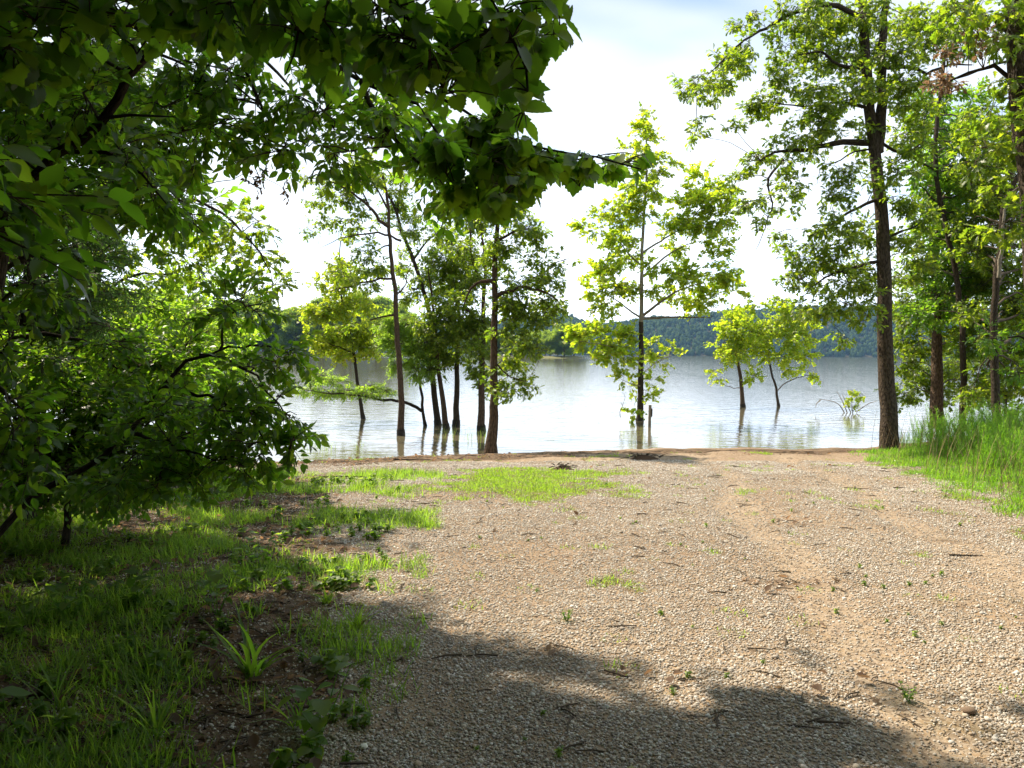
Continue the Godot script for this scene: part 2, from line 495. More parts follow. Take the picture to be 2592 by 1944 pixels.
func ground_y(x: float, z: float) -> float:
	var d := z - shore(x)
	if d < 0.0: return maxf(-2.5, -0.07 * -d - 0.004)
	var y := 0.56 * (1.0 - exp(-d / 8.5)) + 0.02 * (1.0 - exp(-d / 0.3))
	var bank := smoothstep(0.0, 2.4, x - bank_edge(z) - 0.2)
	y += 0.28 * bank * smoothstep(0.2, 3.0, d)
	y += 0.16 * smoothstep(-3.0, -6.5, x) * smoothstep(1.0, 4.0, d)
	y -= 0.018 * track(x, z) * smoothstep(0.2, 2.0, d)
	y += wobble.get_noise_2d(x * 6.0, z * 6.0) * 0.05 * smoothstep(0.2, 2.0, d) + fine.get_noise_2d(x * 8.0, z * 8.0) * 0.012 * smoothstep(0.0, 0.6, d)
	return y

# where the green bank begins on the right
func bank_edge(z: float) -> float:
	return 5.2 + 0.2 * maxf(0.0, -z - 8.2) - 0.5 * maxf(0.0, z + 8.2)

# two wheel tracks worn through the gravel down to the water
func track(x: float, z: float) -> float:
	var mid := 4.7 + (z + 16.5) * -0.17 + wobble.get_noise_2d(z * 3.0, 7.0) * 0.4
	var a := absf(absf(x - mid) - 0.8)
	return smoothstep(0.34, 0.08, a + fine.get_noise_2d(x * 9.0, z * 5.0) * 0.14)

# how much of the ground at a place is turf, litter or bare gravel
func turf(x: float, z: float) -> float:
	var n := patches.get_noise_2d(x * 10.0, z * 10.0) * 0.8 + fine.get_noise_2d(x * 14.0, z * 14.0) * 0.5
	var patch := 1.0 - Vector2((x - 0.35 - (z + 11.5) * -0.05) / 2.05, (z + 11.5) / 2.75).length()
	var left := smoothstep(0.0, 2.2, -1.1 - 0.12 * (z + 8.0) - x) * smoothstep(-14.2, -12.2, z) * 0.5
	var bank := smoothstep(-0.6, 0.8, x - bank_edge(z)) * 1.1 * smoothstep(-17.8, -16.2, z)
	return maxf(maxf(patch * 1.6, left), bank) + n

func litter(x: float, z: float) -> float:
	var d := z - shore(x)
	var n := patches.get_noise_2d(x * 7.0 + 300.0, z * 16.0) * 0.8 + fine.get_noise_2d(x * 10.0, z * 24.0) * 0.4
	var wrack := exp(-pow((d - 1.2) / 1.1, 2.0)) * 0.75
	var edge := -0.35 - 0.25 * maxf(0.0, -z - 3.0)
	var left := smoothstep(edge + 0.35, edge - 0.7, x) * smoothstep(-13.5, -9.0, z) * 0.85
	return maxf(wrack, left) + n * 0.7


func make_sky() -> Sky:
	# thin high cloud drawn out in streaks over a pale blue evening sky, brighter round the sun
	var w := 1024
	var h := 512
	var image := Image.create_empty(w, h, false, Image.FORMAT_RGBF)
	var n := FastNoiseLite.new()
	n.seed = 5
	n.frequency = 0.9
	n.fractal_octaves = 5
	var streak := FastNoiseLite.new()
	streak.seed = 9
	streak.frequency = 1.6
	streak.fractal_octaves = 4
	var sun := SUN.normalized()
	for y in h:
		var el := PI * (0.5 - (y + 0.5) / h)
		if el < -0.02:
			continue
		for x in w:
			var az := TAU * ((x + 0.5) / w - 0.5)
			var dir := Vector3(sin(az) * cos(el), sin(el), -cos(az) * cos(el))
			var s := 1.0 / (maxf(dir.y, 0.0) + 0.22)
			var u := dir.x * s
			var v := dir.z * s
			var c := 0.8 + 0.75 * n.get_noise_2d(u * 0.8 + v * 0.25, v * 1.4) + 0.4 * streak.get_noise_2d(u * 0.5, v * 2.2 + u * 0.5)
			var cloud := smoothstep(0.1, 0.9, c)
			var haze := pow(1.0 - clampf(dir.y, 0, 1), 5.0)
			var blue := Color(0.4, 0.6, 0.9).lerp(Color(0.64, 0.78, 0.95), haze)
			var white := Color(0.91, 1.0, 1.1)
			var near: float = maxf(0.0, dir.dot(sun))
			var glow := 0.5 * pow(near, 3.0) + 1.4 * pow(near, 24.0)
			var o := blue.lerp(white, clampf(cloud + glow * 0.5, 0, 1)) * (0.42 + 1.0 * haze + 0.6 * glow)
			image.set_pixel(x, y, o)
	for y in range(h / 2, h):
		for x in w:
			if y > h / 2 + 2: image.set_pixel(x, y, Color(0.2, 0.2, 0.18))
	var m := PanoramaSkyMaterial.new()
	m.panorama = ImageTexture.create_from_image(image)
	var sky := Sky.new()
	sky.sky_material = m
	return sky


func make_ground() -> void:
	var xs := []
	var zs := []
	var x := -400.0
	while x < 400.0:
		xs.append(x)
		x += 0.07 if x > -8.0 and x < 9.0 else (0.3 if x > -16.0 and x < 20.0 else (2.0 if absf(x) < 60.0 else 20.0))
	xs.append(400.0)
	var z := -60.0
	while z < 400.0:
		zs.append(z)
		z += 0.07 if z > -19.5 and z < -2.0 else (0.4 if z > -28.0 and z < 6.0 else (2.0 if z < 40.0 else 20.0))
	zs.append(400.0)
	var g := Geo.new()
	var colors := PackedColorArray()
	var w := xs.size()
	var ys := PackedFloat32Array()
	for b in zs:
		for a in xs: ys.append(ground_y(a, b))
	for q in zs.size():
		for p in w:
			var a: float = xs[p]
			var b: float = zs[q]
			g.v.append(Vector3(a, ys[q * w + p], b))
			var pl := maxi(p - 1, 0)
			var pr := mini(p + 1, w - 1)
			var qd := maxi(q - 1, 0)
			var qu := mini(q + 1, zs.size() - 1)
			g.n.append(Vector3(-(ys[q * w + pr] - ys[q * w + pl]) / (xs[pr] - xs[pl]), 1.0, -(ys[qu * w + p] - ys[qd * w + p]) / (zs[qu] - zs[qd])).normalized())
			g.t.append(Vector2(a, b))
			var stone := Color(0.36, 0.31, 0.255).lerp(Color(0.32, 0.265, 0.215), clampf(0.5 + patches.get_noise_2d(a * 5.0 + 90.0, b * 5.0) * 1.3, 0, 1))
			var l := smoothstep(0.3, 0.62, litter(a, b))
			var soil := Color(0.125, 0.095, 0.07).lerp(Color(0.19, 0.145, 0.108), clampf(0.5 + fine.get_noise_2d(a * 30.0, b * 30.0) * 1.4, 0, 1))
			var t := smoothstep(0.42, 0.62, turf(a, b)) * 0.55
			stone = stone.lerp(Color(0.38, 0.335, 0.285), track(a, b) * 0.8)
			var c := stone.lerp(soil, l).lerp(Color(0.13, 0.11, 0.05), t)
			var d := b - shore(a)
			c = c.lerp(Color(0.17, 0.115, 0.075), smoothstep(0.3, 0.0, d) * 0.8)
			colors.append(c)
	for q in zs.size() - 1:
		for p in w - 1:
			var a := q * w + p
			g.i.append_array([a, a + 1, a + w, a + 1, a + w + 1, a + w])
	var arr := []
	arr.resize(Mesh.ARRAY_MAX)
	arr[Mesh.ARRAY_VERTEX] = g.v
	arr[Mesh.ARRAY_NORMAL] = g.n
	arr[Mesh.ARRAY_COLOR] = colors
	arr[Mesh.ARRAY_INDEX] = g.i
	var m := ArrayMesh.new()
	m.add_surface_from_arrays(Mesh.PRIMITIVE_TRIANGLES, arr)
	var mat := StandardMaterial3D.new()
	mat.vertex_color_use_as_albedo = true
	mat.roughness = 0.95
	mat.metallic_specular = 0.25
	var ramp := [[0.0, Color(0.5, 0.47, 0.44)], [0.25, Color(0.78, 0.72, 0.66)], [0.5, Color(0.93, 0.9, 0.86)], [0.75, Color(0.84, 0.75, 0.64)], [1.0, Color(1, 1, 1)]]
	mat.albedo_texture = noise_tex(1024, 0.07, ramp, 2, FastNoiseLite.TYPE_CELLULAR, 4)
	mat.heightmap_enabled = true
	mat.heightmap_texture = noise_tex(1024, 0.07, [], 2, FastNoiseLite.TYPE_CELLULAR, 4)
	mat.heightmap_scale = 1.4
	mat.uv1_triplanar = true
	mat.uv1_world_triplanar = true
	mat.uv1_scale = Vector3.ONE * 0.45
	m.surface_set_material(0, mat)
	tag(part("ground", m, self), "tan gravel landing sloping down to the lake", "ground", "", "structure")

func make_stone(sd: int) -> ArrayMesh:
	# a chip of creek gravel about one unit across
	var r := RandomNumberGenerator.new()
	r.seed = sd
	var g := Geo.new()
	var rings := [[-0.36, 0.5], [0.02, 1.0], [0.34, 0.72]]
	var sides := 6
	var wide := []
	for s in sides: wide.append(r.randf_range(0.72, 1.1))
	var long := r.randf_range(0.65, 0.95)
	for q in rings:
		for s in sides:
			var a: float = TAU * s / sides + r.randf_range(-0.2, 0.2)
			var k: float = 0.5 * wide[s] * q[1]
			g.v.append(Vector3(cos(a) * k, q[0] * 0.62 + r.randf_range(-0.06, 0.06), sin(a) * k * long))
	g.v.append(Vector3(r.randf_range(-0.08, 0.08), r.randf_range(0.26, 0.34), r.randf_range(-0.08, 0.08)))
	for q in 2:
		for s in sides:
			var a := q * sides + s
			var b := q * sides + (s + 1) % sides
			g.i.append_array([a, b, a + sides, b, b + sides, a + sides])
	for s in sides: g.i.append_array([2 * sides + s, 2 * sides + (s + 1) % sides, 3 * sides])
	for p in g.v:
		g.n.append((p * Vector3(1, 1.5, 1)).normalized())
		g.t.append(Vector2(p.x, p.z))
	var mat := plain_mat(Color(1, 1, 1), 0.85, 0.35)
	mat.vertex_color_use_as_albedo = true
	return g.mesh(mat)

func stone_tint() -> Color:
	var tones := [Color(0.45, 0.385, 0.315), Color(0.36, 0.3, 0.235), Color(0.53, 0.48, 0.42), Color(0.41, 0.32, 0.235), Color(0.32, 0.28, 0.24), Color(0.6, 0.57, 0.53), Color(0.45, 0.405, 0.36)]
	return tones[rng.randi() % tones.size()] * rng.randf_range(0.62, 1.0)

func make_gravel() -> void:
	var places := [[], [], [], []]
	var tints := [PackedColorArray(), PackedColorArray(), PackedColorArray(), PackedColorArray()]
	var tries := 0
	while tries < 720000:
		tries += 1
		var z := -2.2 - 12.5 * pow(rng.randf(), 1.35)
		var half := -z * 0.66 + 1.3
		var x := rng.randf_range(-minf(half, 6.0), minf(half, 7.2))
		var far := -z
		# thin out where soil, litter or turf covers the gravel
		var cover := smoothstep(0.25, 0.6, litter(x, z)) * 0.8
		cover = maxf(cover, smoothstep(0.45, 0.75, turf(x, z)) * 0.8)
		var sand := smoothstep(0.12, 0.4, patches.get_noise_2d(x * 8.0 + 500.0, z * 8.0))
		if rng.randf() < maxf(cover, maxf(sand * 0.6, track(x, z) * 0.75)): continue
		if z < shore(x) + 0.5: continue
		var size := 0.0055 + 0.015 * pow(rng.randf(), 2.4) + 0.0004 * far
		if rng.randf() < 0.012: size *= 1.9
		var b := Basis.from_euler(Vector3(rng.randf_range(-0.5, 0.5), rng.randf() * TAU, rng.randf_range(-0.5, 0.5))).scaled(Vector3.ONE * size)
		var k := rng.randi() % 4
		places[k].append(Transform3D(b, Vector3(x, ground_y(x, z) + size * 0.12, z)))
		tints[k].append(stone_tint())
	var root := thing("gravel", Vector3.ZERO, "tan and buff creek gravel spread over the landing", "gravel")
	root.set_meta("kind", "stuff")
	for k in 4: scatter("stones", make_stone(40 + k), places[k], root, "stuff", tints[k])

func make_water() -> void:
	var g := Geo.new()
	var xs := [-3000.0, -600.0, -150.0, -40.0, -20.0, -8.0, 0.0, 8.0, 20.0, 40.0, 150.0, 600.0, 3000.0]
	var zs := [-3200.0, -1200.0, -500.0, -200.0, -90.0, -50.0, -30.0, -20.0, -10.0, 60.0]
	for z in zs:
		for x in xs:
			g.v.append(Vector3(x, 0, z))
			g.n.append(Vector3.UP)
			g.t.append(Vector2(x, z))
	for q in zs.size() - 1:
		for p in xs.size() - 1:
			var a := q * xs.size() + p
			g.i.append_array([a, a + 1, a + xs.size(), a + 1, a + xs.size() + 1, a + xs.size()])
	var m := plain_mat(lin(0.115, 0.1, 0.062), 0.06, 0.5)
	m.heightmap_enabled = true
	m.heightmap_texture = noise_tex(2048, 0.012, [], 5, FastNoiseLite.TYPE_SIMPLEX_SMOOTH, 77)
	m.heightmap_scale = 0.8
	m.uv1_triplanar = true
	m.uv1_world_triplanar = true
	m.uv1_scale = Vector3(0.03, 0.05, 0.075)
	tag(part("lake_water", g.mesh(m), self), "calm rippled lake water reflecting the sky", "water", "", "structure")


# short tufts of blades
func make_tuft(tones: Array, blades: int, tall: float, wide: float, spread: float, lean: float) -> ArrayMesh:
	var geos := [Geo.new(), Geo.new(), Geo.new()]
	for k in blades:
		var a := rng.randf() * TAU
		var at := Vector3(cos(a), 0, sin(a)) * spread * sqrt(rng.randf())
		var h := tall * rng.randf_range(0.5, 1.15)
		var b := Basis(Vector3.UP, rng.randf() * TAU) * Basis(Vector3.RIGHT, PI / 2 - rng.randf_range(0.05, lean))
		geos[rng.randi() % 3].blade(Transform3D(b, at), [[0.0, 0.8, 0.8, 0.0], [0.4, 1.0, 1.0, 0.4], [0.75, 0.6, 0.6, 0.75], [1.0, 0.05, 0.05, 1.0]], h, wide, 0.4, rng.randf_range(0.0, 0.45))
	var m := ArrayMesh.new()
	for k in 3: geos[k].add_to(m, tones[k])
	return m

# a little broadleaved herb
func make_herb(tones: Array, stems: int, tall: float, leaf: float, kind: String) -> ArrayMesh:
	var geos := [Geo.new(), Geo.new(), Geo.new()]
	var wood := Geo.new()
	for k in stems:
		var a := rng.randf() * TAU
		var out := Vector3(cos(a), 0, sin(a))
		var top := out * tall * rng.randf_range(0.15, 0.6) + Vector3(0, tall * rng.randf_range(0.6, 1.1), 0)
		wood.tube([out * 0.01, top * 0.5 + Vector3(0, tall * 0.1, 0), top], [0.003, 0.0024, 0.0015], 3, false)
		for j in 6:
			var s := 0.3 + 0.14 * j
			var p := top * s + Vector3(0, tall * 0.1 * (1.0 - absf(2.0 * s - 1.0)), 0)
			var b := Basis(Vector3.UP, j * 2.2 + rng.randf()) * Basis(Vector3.RIGHT, rng.randf_range(-0.5, 0.5)) * Basis(Vector3.BACK, rng.randf_range(-0.4, 0.4))
			add_leaf(geos[rng.randi() % 3], Transform3D(b, p), kind, leaf * rng.randf_range(0.6, 1.2))
	var m := ArrayMesh.new()
	for k in 3: geos[k].add_to(m, tones[k])
	wood.add_to(m, tones[0])
	return m

# a tall plume of thread-fine leaves
func make_plume(tall: float) -> ArrayMesh:
	var geos := [Geo.new(), Geo.new(), Geo.new()]
	for stem in 3:
		var lean := Vector3(rng.randf_range(-0.35, 0.35), 1, rng.randf_range(-0.35, 0.35)) * tall * rng.randf_range(0.7, 1.05)
		var root := Vector3(rng.randf_range(-0.08, 0.08), 0, rng.randf_range(-0.08, 0.08))
		geos[2].tube([root, root + lean * 0.5, root + lean + Vector3(lean.x, -0.02, lean.z) * 0.25], [0.004, 0.003, 0.001], 3, false)
		for j in 95:
			var s := 0.1 + 0.9 * j / 95.0
			var p := root + lean * s + Vector3(lean.x, 0, lean.z) * 0.25 * s * s
			var b := Basis(Vector3.UP, rng.randf() * TAU) * Basis(Vector3.RIGHT, rng.randf_range(0.2, 1.1))
			geos[rng.randi() % 3].blade(Transform3D(b, p), [[0.0, 0.6, 0.6, 0.0], [0.5, 1.0, 1.0, 0.5], [1.0, 0.05, 0.05, 1.0]], rng.randf_range(0.09, 0.2) * (1.2 - s * 0.75), 0.003, 0.2, rng.randf_range(0.0, 0.3))
	var m := ArrayMesh.new()
	for k in 3: geos[k].add_to(m, M.weed[k])
	return m

func upright(x: float, z: float, size: float) -> Transform3D:
	return Transform3D(Basis(Vector3.UP, rng.randf() * TAU).scaled(Vector3(size, size * rng.randf_range(0.8, 1.2), size)), Vector3(x, ground_y(x, z) - 0.004, z))

func make_ground_cover() -> void:
	# the lime-green turf in the middle and the sprigs of it that stray over the gravel
	var spots := [[], [], []]
	for k in 60000:
		var x := rng.randf_range(-5.6, 8.6)
		var z := rng.randf_range(-17.0, -3.0)
		var t := turf(x, z)
		var chance := smoothstep(0.36, 1.15, t) * 0.85
		if x < -1.6 or x > 5.0: chance *= 0.5
		if rng.randf() > chance + 0.004: continue
		spots[rng.randi() % 3].append(upright(x, z, rng.randf_range(0.7, 1.5)))
	var lawn := thing("turf_grass", Vector3.ZERO, "short lime green grass growing in patches on the gravel", "grass")
	lawn.set_meta("kind", "stuff")
	for k in 3: scatter("blades", make_tuft([M.lawn[0], M.lawn[1], M.lawn[2] if k < 2 else M.straw], 26, [0.03, 0.045, 0.036][k], 0.0022, 0.08, 1.15), spots[k], lawn)
	# longer, looser grass on the left under the trees
	var long := [[], [], []]
	for k in 14000:
		var z := -2.3 - 10.5 * pow(rng.randf(), 0.9)
		var x := rng.randf_range(-0.55 * -z - 1.0, -0.06 * -z - 0.25)
		var n := patches.get_noise_2d(x * 12.0 + 40.0, z * 12.0) + fine.get_noise_2d(x * 20.0, z * 20.0) * 0.4
		if rng.randf() > smoothstep(-0.15, 0.45, n) * (0.25 + 0.75 * smoothstep(-0.4, -1.6, x + 0.1 * (z + 4.0))): continue
		long[rng.randi() % 3].append(upright(x, z, rng.randf_range(0.6, 1.3)))
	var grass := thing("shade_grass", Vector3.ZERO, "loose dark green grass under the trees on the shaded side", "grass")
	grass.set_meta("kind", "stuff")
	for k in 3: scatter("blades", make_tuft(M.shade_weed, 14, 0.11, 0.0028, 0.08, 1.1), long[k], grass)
	# small broadleaved seedlings
	var herbs := [[], [], [], []]
	for k in 1100:
		var z := -2.3 - 9.5 * rng.randf()
		var x := rng.randf_range(-0.6 * -z - 0.6, -0.12 * -z - 0.2)
		if patches.get_noise_2d(x * 14.0, z * 14.0 + 200.0) < rng.randf_range(-0.3, 0.3): continue
		herbs[rng.randi() % 4].append(upright(x, z, rng.randf_range(0.6, 1.5)))
	for k in 240:
		var z := rng.randf_range(-13.0, -3.0)
		var x := rng.randf_range(-0.5, 5.5)
		if patches.get_noise_2d(x * 14.0, z * 14.0 + 200.0) < 0.12: continue
		herbs[3].append(upright(x, z, rng.randf_range(0.3, 0.7)))
	var seedlings := thing("seedlings", Vector3.ZERO, "small broadleaved seedlings scattered over the shaded ground", "plants")
	seedlings.set_meta("kind", "stuff")
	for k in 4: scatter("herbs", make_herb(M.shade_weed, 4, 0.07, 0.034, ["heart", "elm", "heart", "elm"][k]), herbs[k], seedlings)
	# dead leaves lying about
	var dead := [[], [], []]
	for k in 26000:
		var z := -2.2 - 14.0 * pow(rng.randf(), 1.2)
		var x := rng.randf_range(-0.66 * -z - 0.4, 0.45 * -z)
		if z < shore(x) + 0.3: continue
		if rng.randf() > smoothstep(0.2, 0.75, litter(x, z)) * 0.4 + 0.001: continue
		var b := Basis.from_euler(Vector3(rng.randf_range(-0.5, 0.5), rng.randf() * TAU, rng.randf_range(-0.5, 0.5))).scaled(Vector3.ONE * rng.randf_range(0.6, 1.2))
		dead[rng.randi() % 3].append(Transform3D(b, Vector3(x, ground_y(x, z) + 0.012, z)))
	var fallen := thing("leaf_litter", Vector3.ZERO, "brown fallen leaves and bits of bark lying on the soil", "leaves")
	fallen.set_meta("kind", "stuff")
	for k in 3:
		var g := Geo.new()
		g.blade(Transform3D(Basis.IDENTITY, Vector3(0, 0.012, 0.03)), leaf_rows(["oak", "elm", "oak"][k]), 0.065, 0.024, [0.5, 0.7, 0.3][k], [0.3, -0.3, 0.5][k])
		scatter("leaves", g.mesh(M.dead_leaf[k]), dead[k], fallen)
	# bits of stick
	var bits := []
	for k in 9000:
		var z := -2.2 - 15.0 * pow(rng.randf(), 1.0)
		var x := rng.randf_range(-0.66 * -z, 0.5 * -z)
		if z < shore(x) + 0.25 or rng.randf() > smoothstep(0.25, 0.8, litter(x, z)) + 0.05: continue
		bits.append(Transform3D(Basis.from_euler(Vector3(0, rng.randf() * TAU, rng.randf_range(-0.15, 0.15))).scaled(Vector3.ONE * rng.randf_range(0.5, 1.6)), Vector3(x, ground_y(x, z) + 0.008, z)))
	var sg := Geo.new()
	sg.tube([Vector3(-0.06, 0, 0), Vector3(0, 0.004, 0.006), Vector3(0.06, 0, 0)], [0.004, 0.0035, 0.002], 4)
	var chips := thing("stick_litter", Vector3.ZERO, "short broken sticks lying along the old waterline", "sticks")
	chips.set_meta("kind", "stuff")
	scatter("sticks", sg.mesh(M.twig), bits, chips)
	# the bank on the right: feathery weeds
	var plumes := [[], [], [], []]
	for k in 900:
		var z := rng.randf_range(-17.2, -8.0)
		var edge := bank_edge(z) + 0.55 + 0.5 * fine.get_noise_2d(z * 9.0, 3.0)
		var x := edge + 4.6 * pow(rng.randf(), 0.85)
		if z < shore(x) + 0.3: continue
		if rng.randf() > smoothstep(0.0, 0.6, x - edge): continue
		plumes[rng.randi() % 4].append(upright(x, z, rng.randf_range(0.55, 1.05) * lerpf(0.55, 1.0, smoothstep(0.1, 1.1, x - edge))))
	var weeds := thing("feathery_weeds", Vector3.ZERO, "bright green feathery weeds crowding the bank under the oak", "weeds")
	weeds.set_meta("kind", "stuff")
	for k in 4: scatter("plumes", make_plume(0.8), plumes[k], weeds)
	var stalks := []
	for k in 260:
		var z := rng.randf_range(-17.0, -7.5)
		var x := bank_edge(z) + 0.2 + 4.0 * rng.randf()
		if z > shore(x) + 0.4: stalks.append(upright(x, z, rng.randf_range(0.6, 1.1)))
	scatter("dry_stalks", make_tuft([M.straw, M.straw, M.straw], 3, 0.75, 0.003, 0.05, 0.4), stalks, weeds)
	var low := [[], [], []]
	for k in 4200:
		var z := rng.randf_range(-16.6, -6.6)
		var edge := bank_edge(z) - 0.1
		var x := edge + 3.8 * rng.randf()
		if z < shore(x) + 0.4 or rng.randf() > smoothstep(-0.1, 0.7, x - edge + fine.get_noise_2d(x * 12.0, z * 12.0)): continue
		low[rng.randi() % 3].append(upright(x, z, rng.randf_range(0.7, 1.5)))
	var bank := thing("bank_grass", Vector3.ZERO, "green grass along the edge of the bank under the oak", "grass")
	bank.set_meta("kind", "stuff")
	for k in 3: scatter("blades", make_tuft(M.weed, 16, 0.08, 0.0028, 0.09, 1.1), low[k], bank)
	var blade := []
	for k in 34:
		var x := rng.randf_range(-1.9, -0.45)
		var z := rng.randf_range(-22.5, -19.5)
		blade.append(Transform3D(Basis(Vector3.UP, rng.randf() * TAU).scaled(Vector3.ONE * rng.randf_range(0.7, 1.1)), Vector3(x, -0.03, z)))
	for k in 26:
		blade.append(Transform3D(Basis(Vector3.UP, rng.randf() * TAU).scaled(Vector3.ONE * rng.randf_range(0.5, 0.9)), Vector3(rng.randf_range(-4.6, -3.2), -0.03, rng.randf_range(-18.5, -17.0))))
	var reeds := thing("reed_grass", Vector3.ZERO, "thin green reeds standing in the shallows by the flooded trunks", "reeds")
	reeds.set_meta("kind", "stuff")
	scatter("blades", make_tuft(M.shade_weed, 3, 0.36, 0.0025, 0.12, 0.3), blade, reeds)


func make_far_shore() -> void:
	# the wooded ridge across the lake
	var ridge := FastNoiseLite.new()
	ridge.seed = 31
	ridge.frequency = 0.0016
	ridge.fractal_octaves = 4
	var top := [[-1500.0, 70.0], [-700.0, 62.0], [-300.0, 58.0], [-60.0, 62.0], [60.0, 76.0], [110.0, 82.0], [190.0, 62.0], [330.0, 74.0], [480.0, 88.0], [650.0, 96.0], [800.0, 102.0], [950.0, 98.0], [1300.0, 70.0], [2200.0, 60.0]]
	var high := func(x: float, z: float) -> float:
		var t := 60.0
		for j in top.size() - 1:
			if x >= top[j][0] and x <= top[j + 1][0]: t = lerpf(top[j][1], top[j + 1][1], smoothstep(0.0, 1.0, (x - top[j][0]) / (top[j + 1][0] - top[j][0])))
		var s := clampf((-1450.0 - z) / 330.0, -0.05, 1.25)
		var bend := sin(clampf(s, 0, 1.2) * PI * 0.5)
		return t * bend + ridge.get_noise_2d(x * 1.6, z * 2.0) * 22.0 * clampf(s * 1.5, 0, 1) - 1.0
	var g := Geo.new()
	var nx := 130
	var nz := 26
	for q in nz:
		for p in nx:
			var x := -1500.0 + 3700.0 * p / (nx - 1)
			var z := -1430.0 - 480.0 * q / (nz - 1)
			var y: float = high.call(x, z)
			g.v.append(Vector3(x, y, z))
			g.n.append(Vector3(high.call(x - 8, z) - high.call(x + 8, z), 16, high.call(x, z - 8) - high.call(x, z + 8)).normalized())
			g.t.append(Vector2(x, z))
	for q in nz - 1:
		for p in nx - 1:
			var a := q * nx + p
			g.i.append_array([a, a + nx, a + 1, a + 1, a + nx, a + nx + 1])
	tag(part("hill", g.mesh(plain_mat(lin(0.06, 0.055, 0.03), 0.95, 0.2)), self), "long wooded ridge rising across the lake", "hill", "", "structure")
	var places := [[], [], [], []]
	for k in 17000:
		var x := rng.randf_range(-1100.0, 1900.0)
		var z := -1448.0 - 380.0 * pow(rng.randf(), 1.1)
		var s := rng.randf_range(3.2, 6.0)
		var y: float = high.call(x, z)
		places[k % 4].append(Transform3D(Basis(Vector3.UP, rng.randf() * TAU).scaled(Vector3(s, s * rng.randf_range(1.2, 1.9), s)), Vector3(x, y + s * 0.6, z)))
	var wood := thing("hill_forest", Vector3.ZERO, "dense dark forest covering the ridge across the lake", "forest")
	wood.set_meta("kind", "stuff")
	for k in 4: scatter("crowns", sprigs.hill[k], places[k], wood)
	# low land with trees: the point on the left and the spit in the middle
	for d in [["point", -330.0, -330.0, -34.0, 75.0, 2.2, "low wooded point reaching into the lake on the left"], ["spit", -20.0, -352.0, 34.0, 40.0, 1.2, "low green spit of land below the ridge"]]:
		var s := Geo.new()
		for q in 9:
			for p in 41:
				var x := lerpf(d[1], d[3], p / 40.0)
				var z: float = d[2] - d[4] * q / 8.0
				var rim := minf(1.0, minf(p, 40 - p) / 4.0) * minf(1.0, minf(q, 8 - q) / 1.5)
				s.v.append(Vector3(x, -0.4 + d[5] * rim + wobble.get_noise_2d(x, z) * 0.3, z))
				s.n.append(Vector3.UP)
				s.t.append(Vector2(x, z))
		for q in 8:
			for p in 40:
				var a := q * 41 + p
				s.i.append_array([a, a + 41, a + 1, a + 1, a + 41, a + 42])
		tag(part("shore_land", s.mesh(plain_mat(lin(0.13, 0.13, 0.06), 0.95, 0.2)), self), d[6], "land", "", "structure").name = numbered("shore_land")
	# the trees on them, one by one
	var kinds := []
	for k in 5:
		var w := wild(Vector3.ZERO, 13.0, 5.2, 0.12, 15)
		w.merge({"r0": 0.28, "r1": 0.05, "leaf": "far", "dens": 0.9, "size": 1.05, "per_twig": 2, "bark": "bark_oak", "step": 2.0, "sides": 6})
		kinds.append(w)
	var where := []
	for k in 46:
		where.append([Vector3(lerpf(-300.0, -46.0, (k + rng.randf()) / 46.0), 1.2, -334.0 - 26.0 * rng.randf()), rng.randf_range(1.0, 1.7)])
	for k in 15:
		where.append([Vector3(lerpf(-12.0, 30.0, (k + rng.randf()) / 15.0), 0.5, -356.0 - 24.0 * rng.randf()), rng.randf_range(0.5, 1.0)])
	var protos := []
	for k in where.size():
		var left := k < 46
		var build := "tall" if where[k][1] > (1.45 if left else 0.8) else ("low" if where[k][1] < (1.2 if left else 0.65) else "middling")
		var label := "distant %s round crowned tree on the low point across the water" % build if left else "distant %s tree on the low green spit below the ridge" % build
		var group := "trees on the far point" if left else "trees on the far spit"
		var o: Node3D
		if k < kinds.size():
			o = tree("shore_tree", label, "tree", group, kinds[k])
			protos.append(o)
		else:
			o = protos[rng.randi() % protos.size()].duplicate()
			o.name = numbered("shore_tree")
			add_child(o)
			tag(o, label, "tree", group)
		o.position = where[k][0]
		o.rotation.y = rng.randf() * TAU
		o.scale = Vector3.ONE * where[k][1]


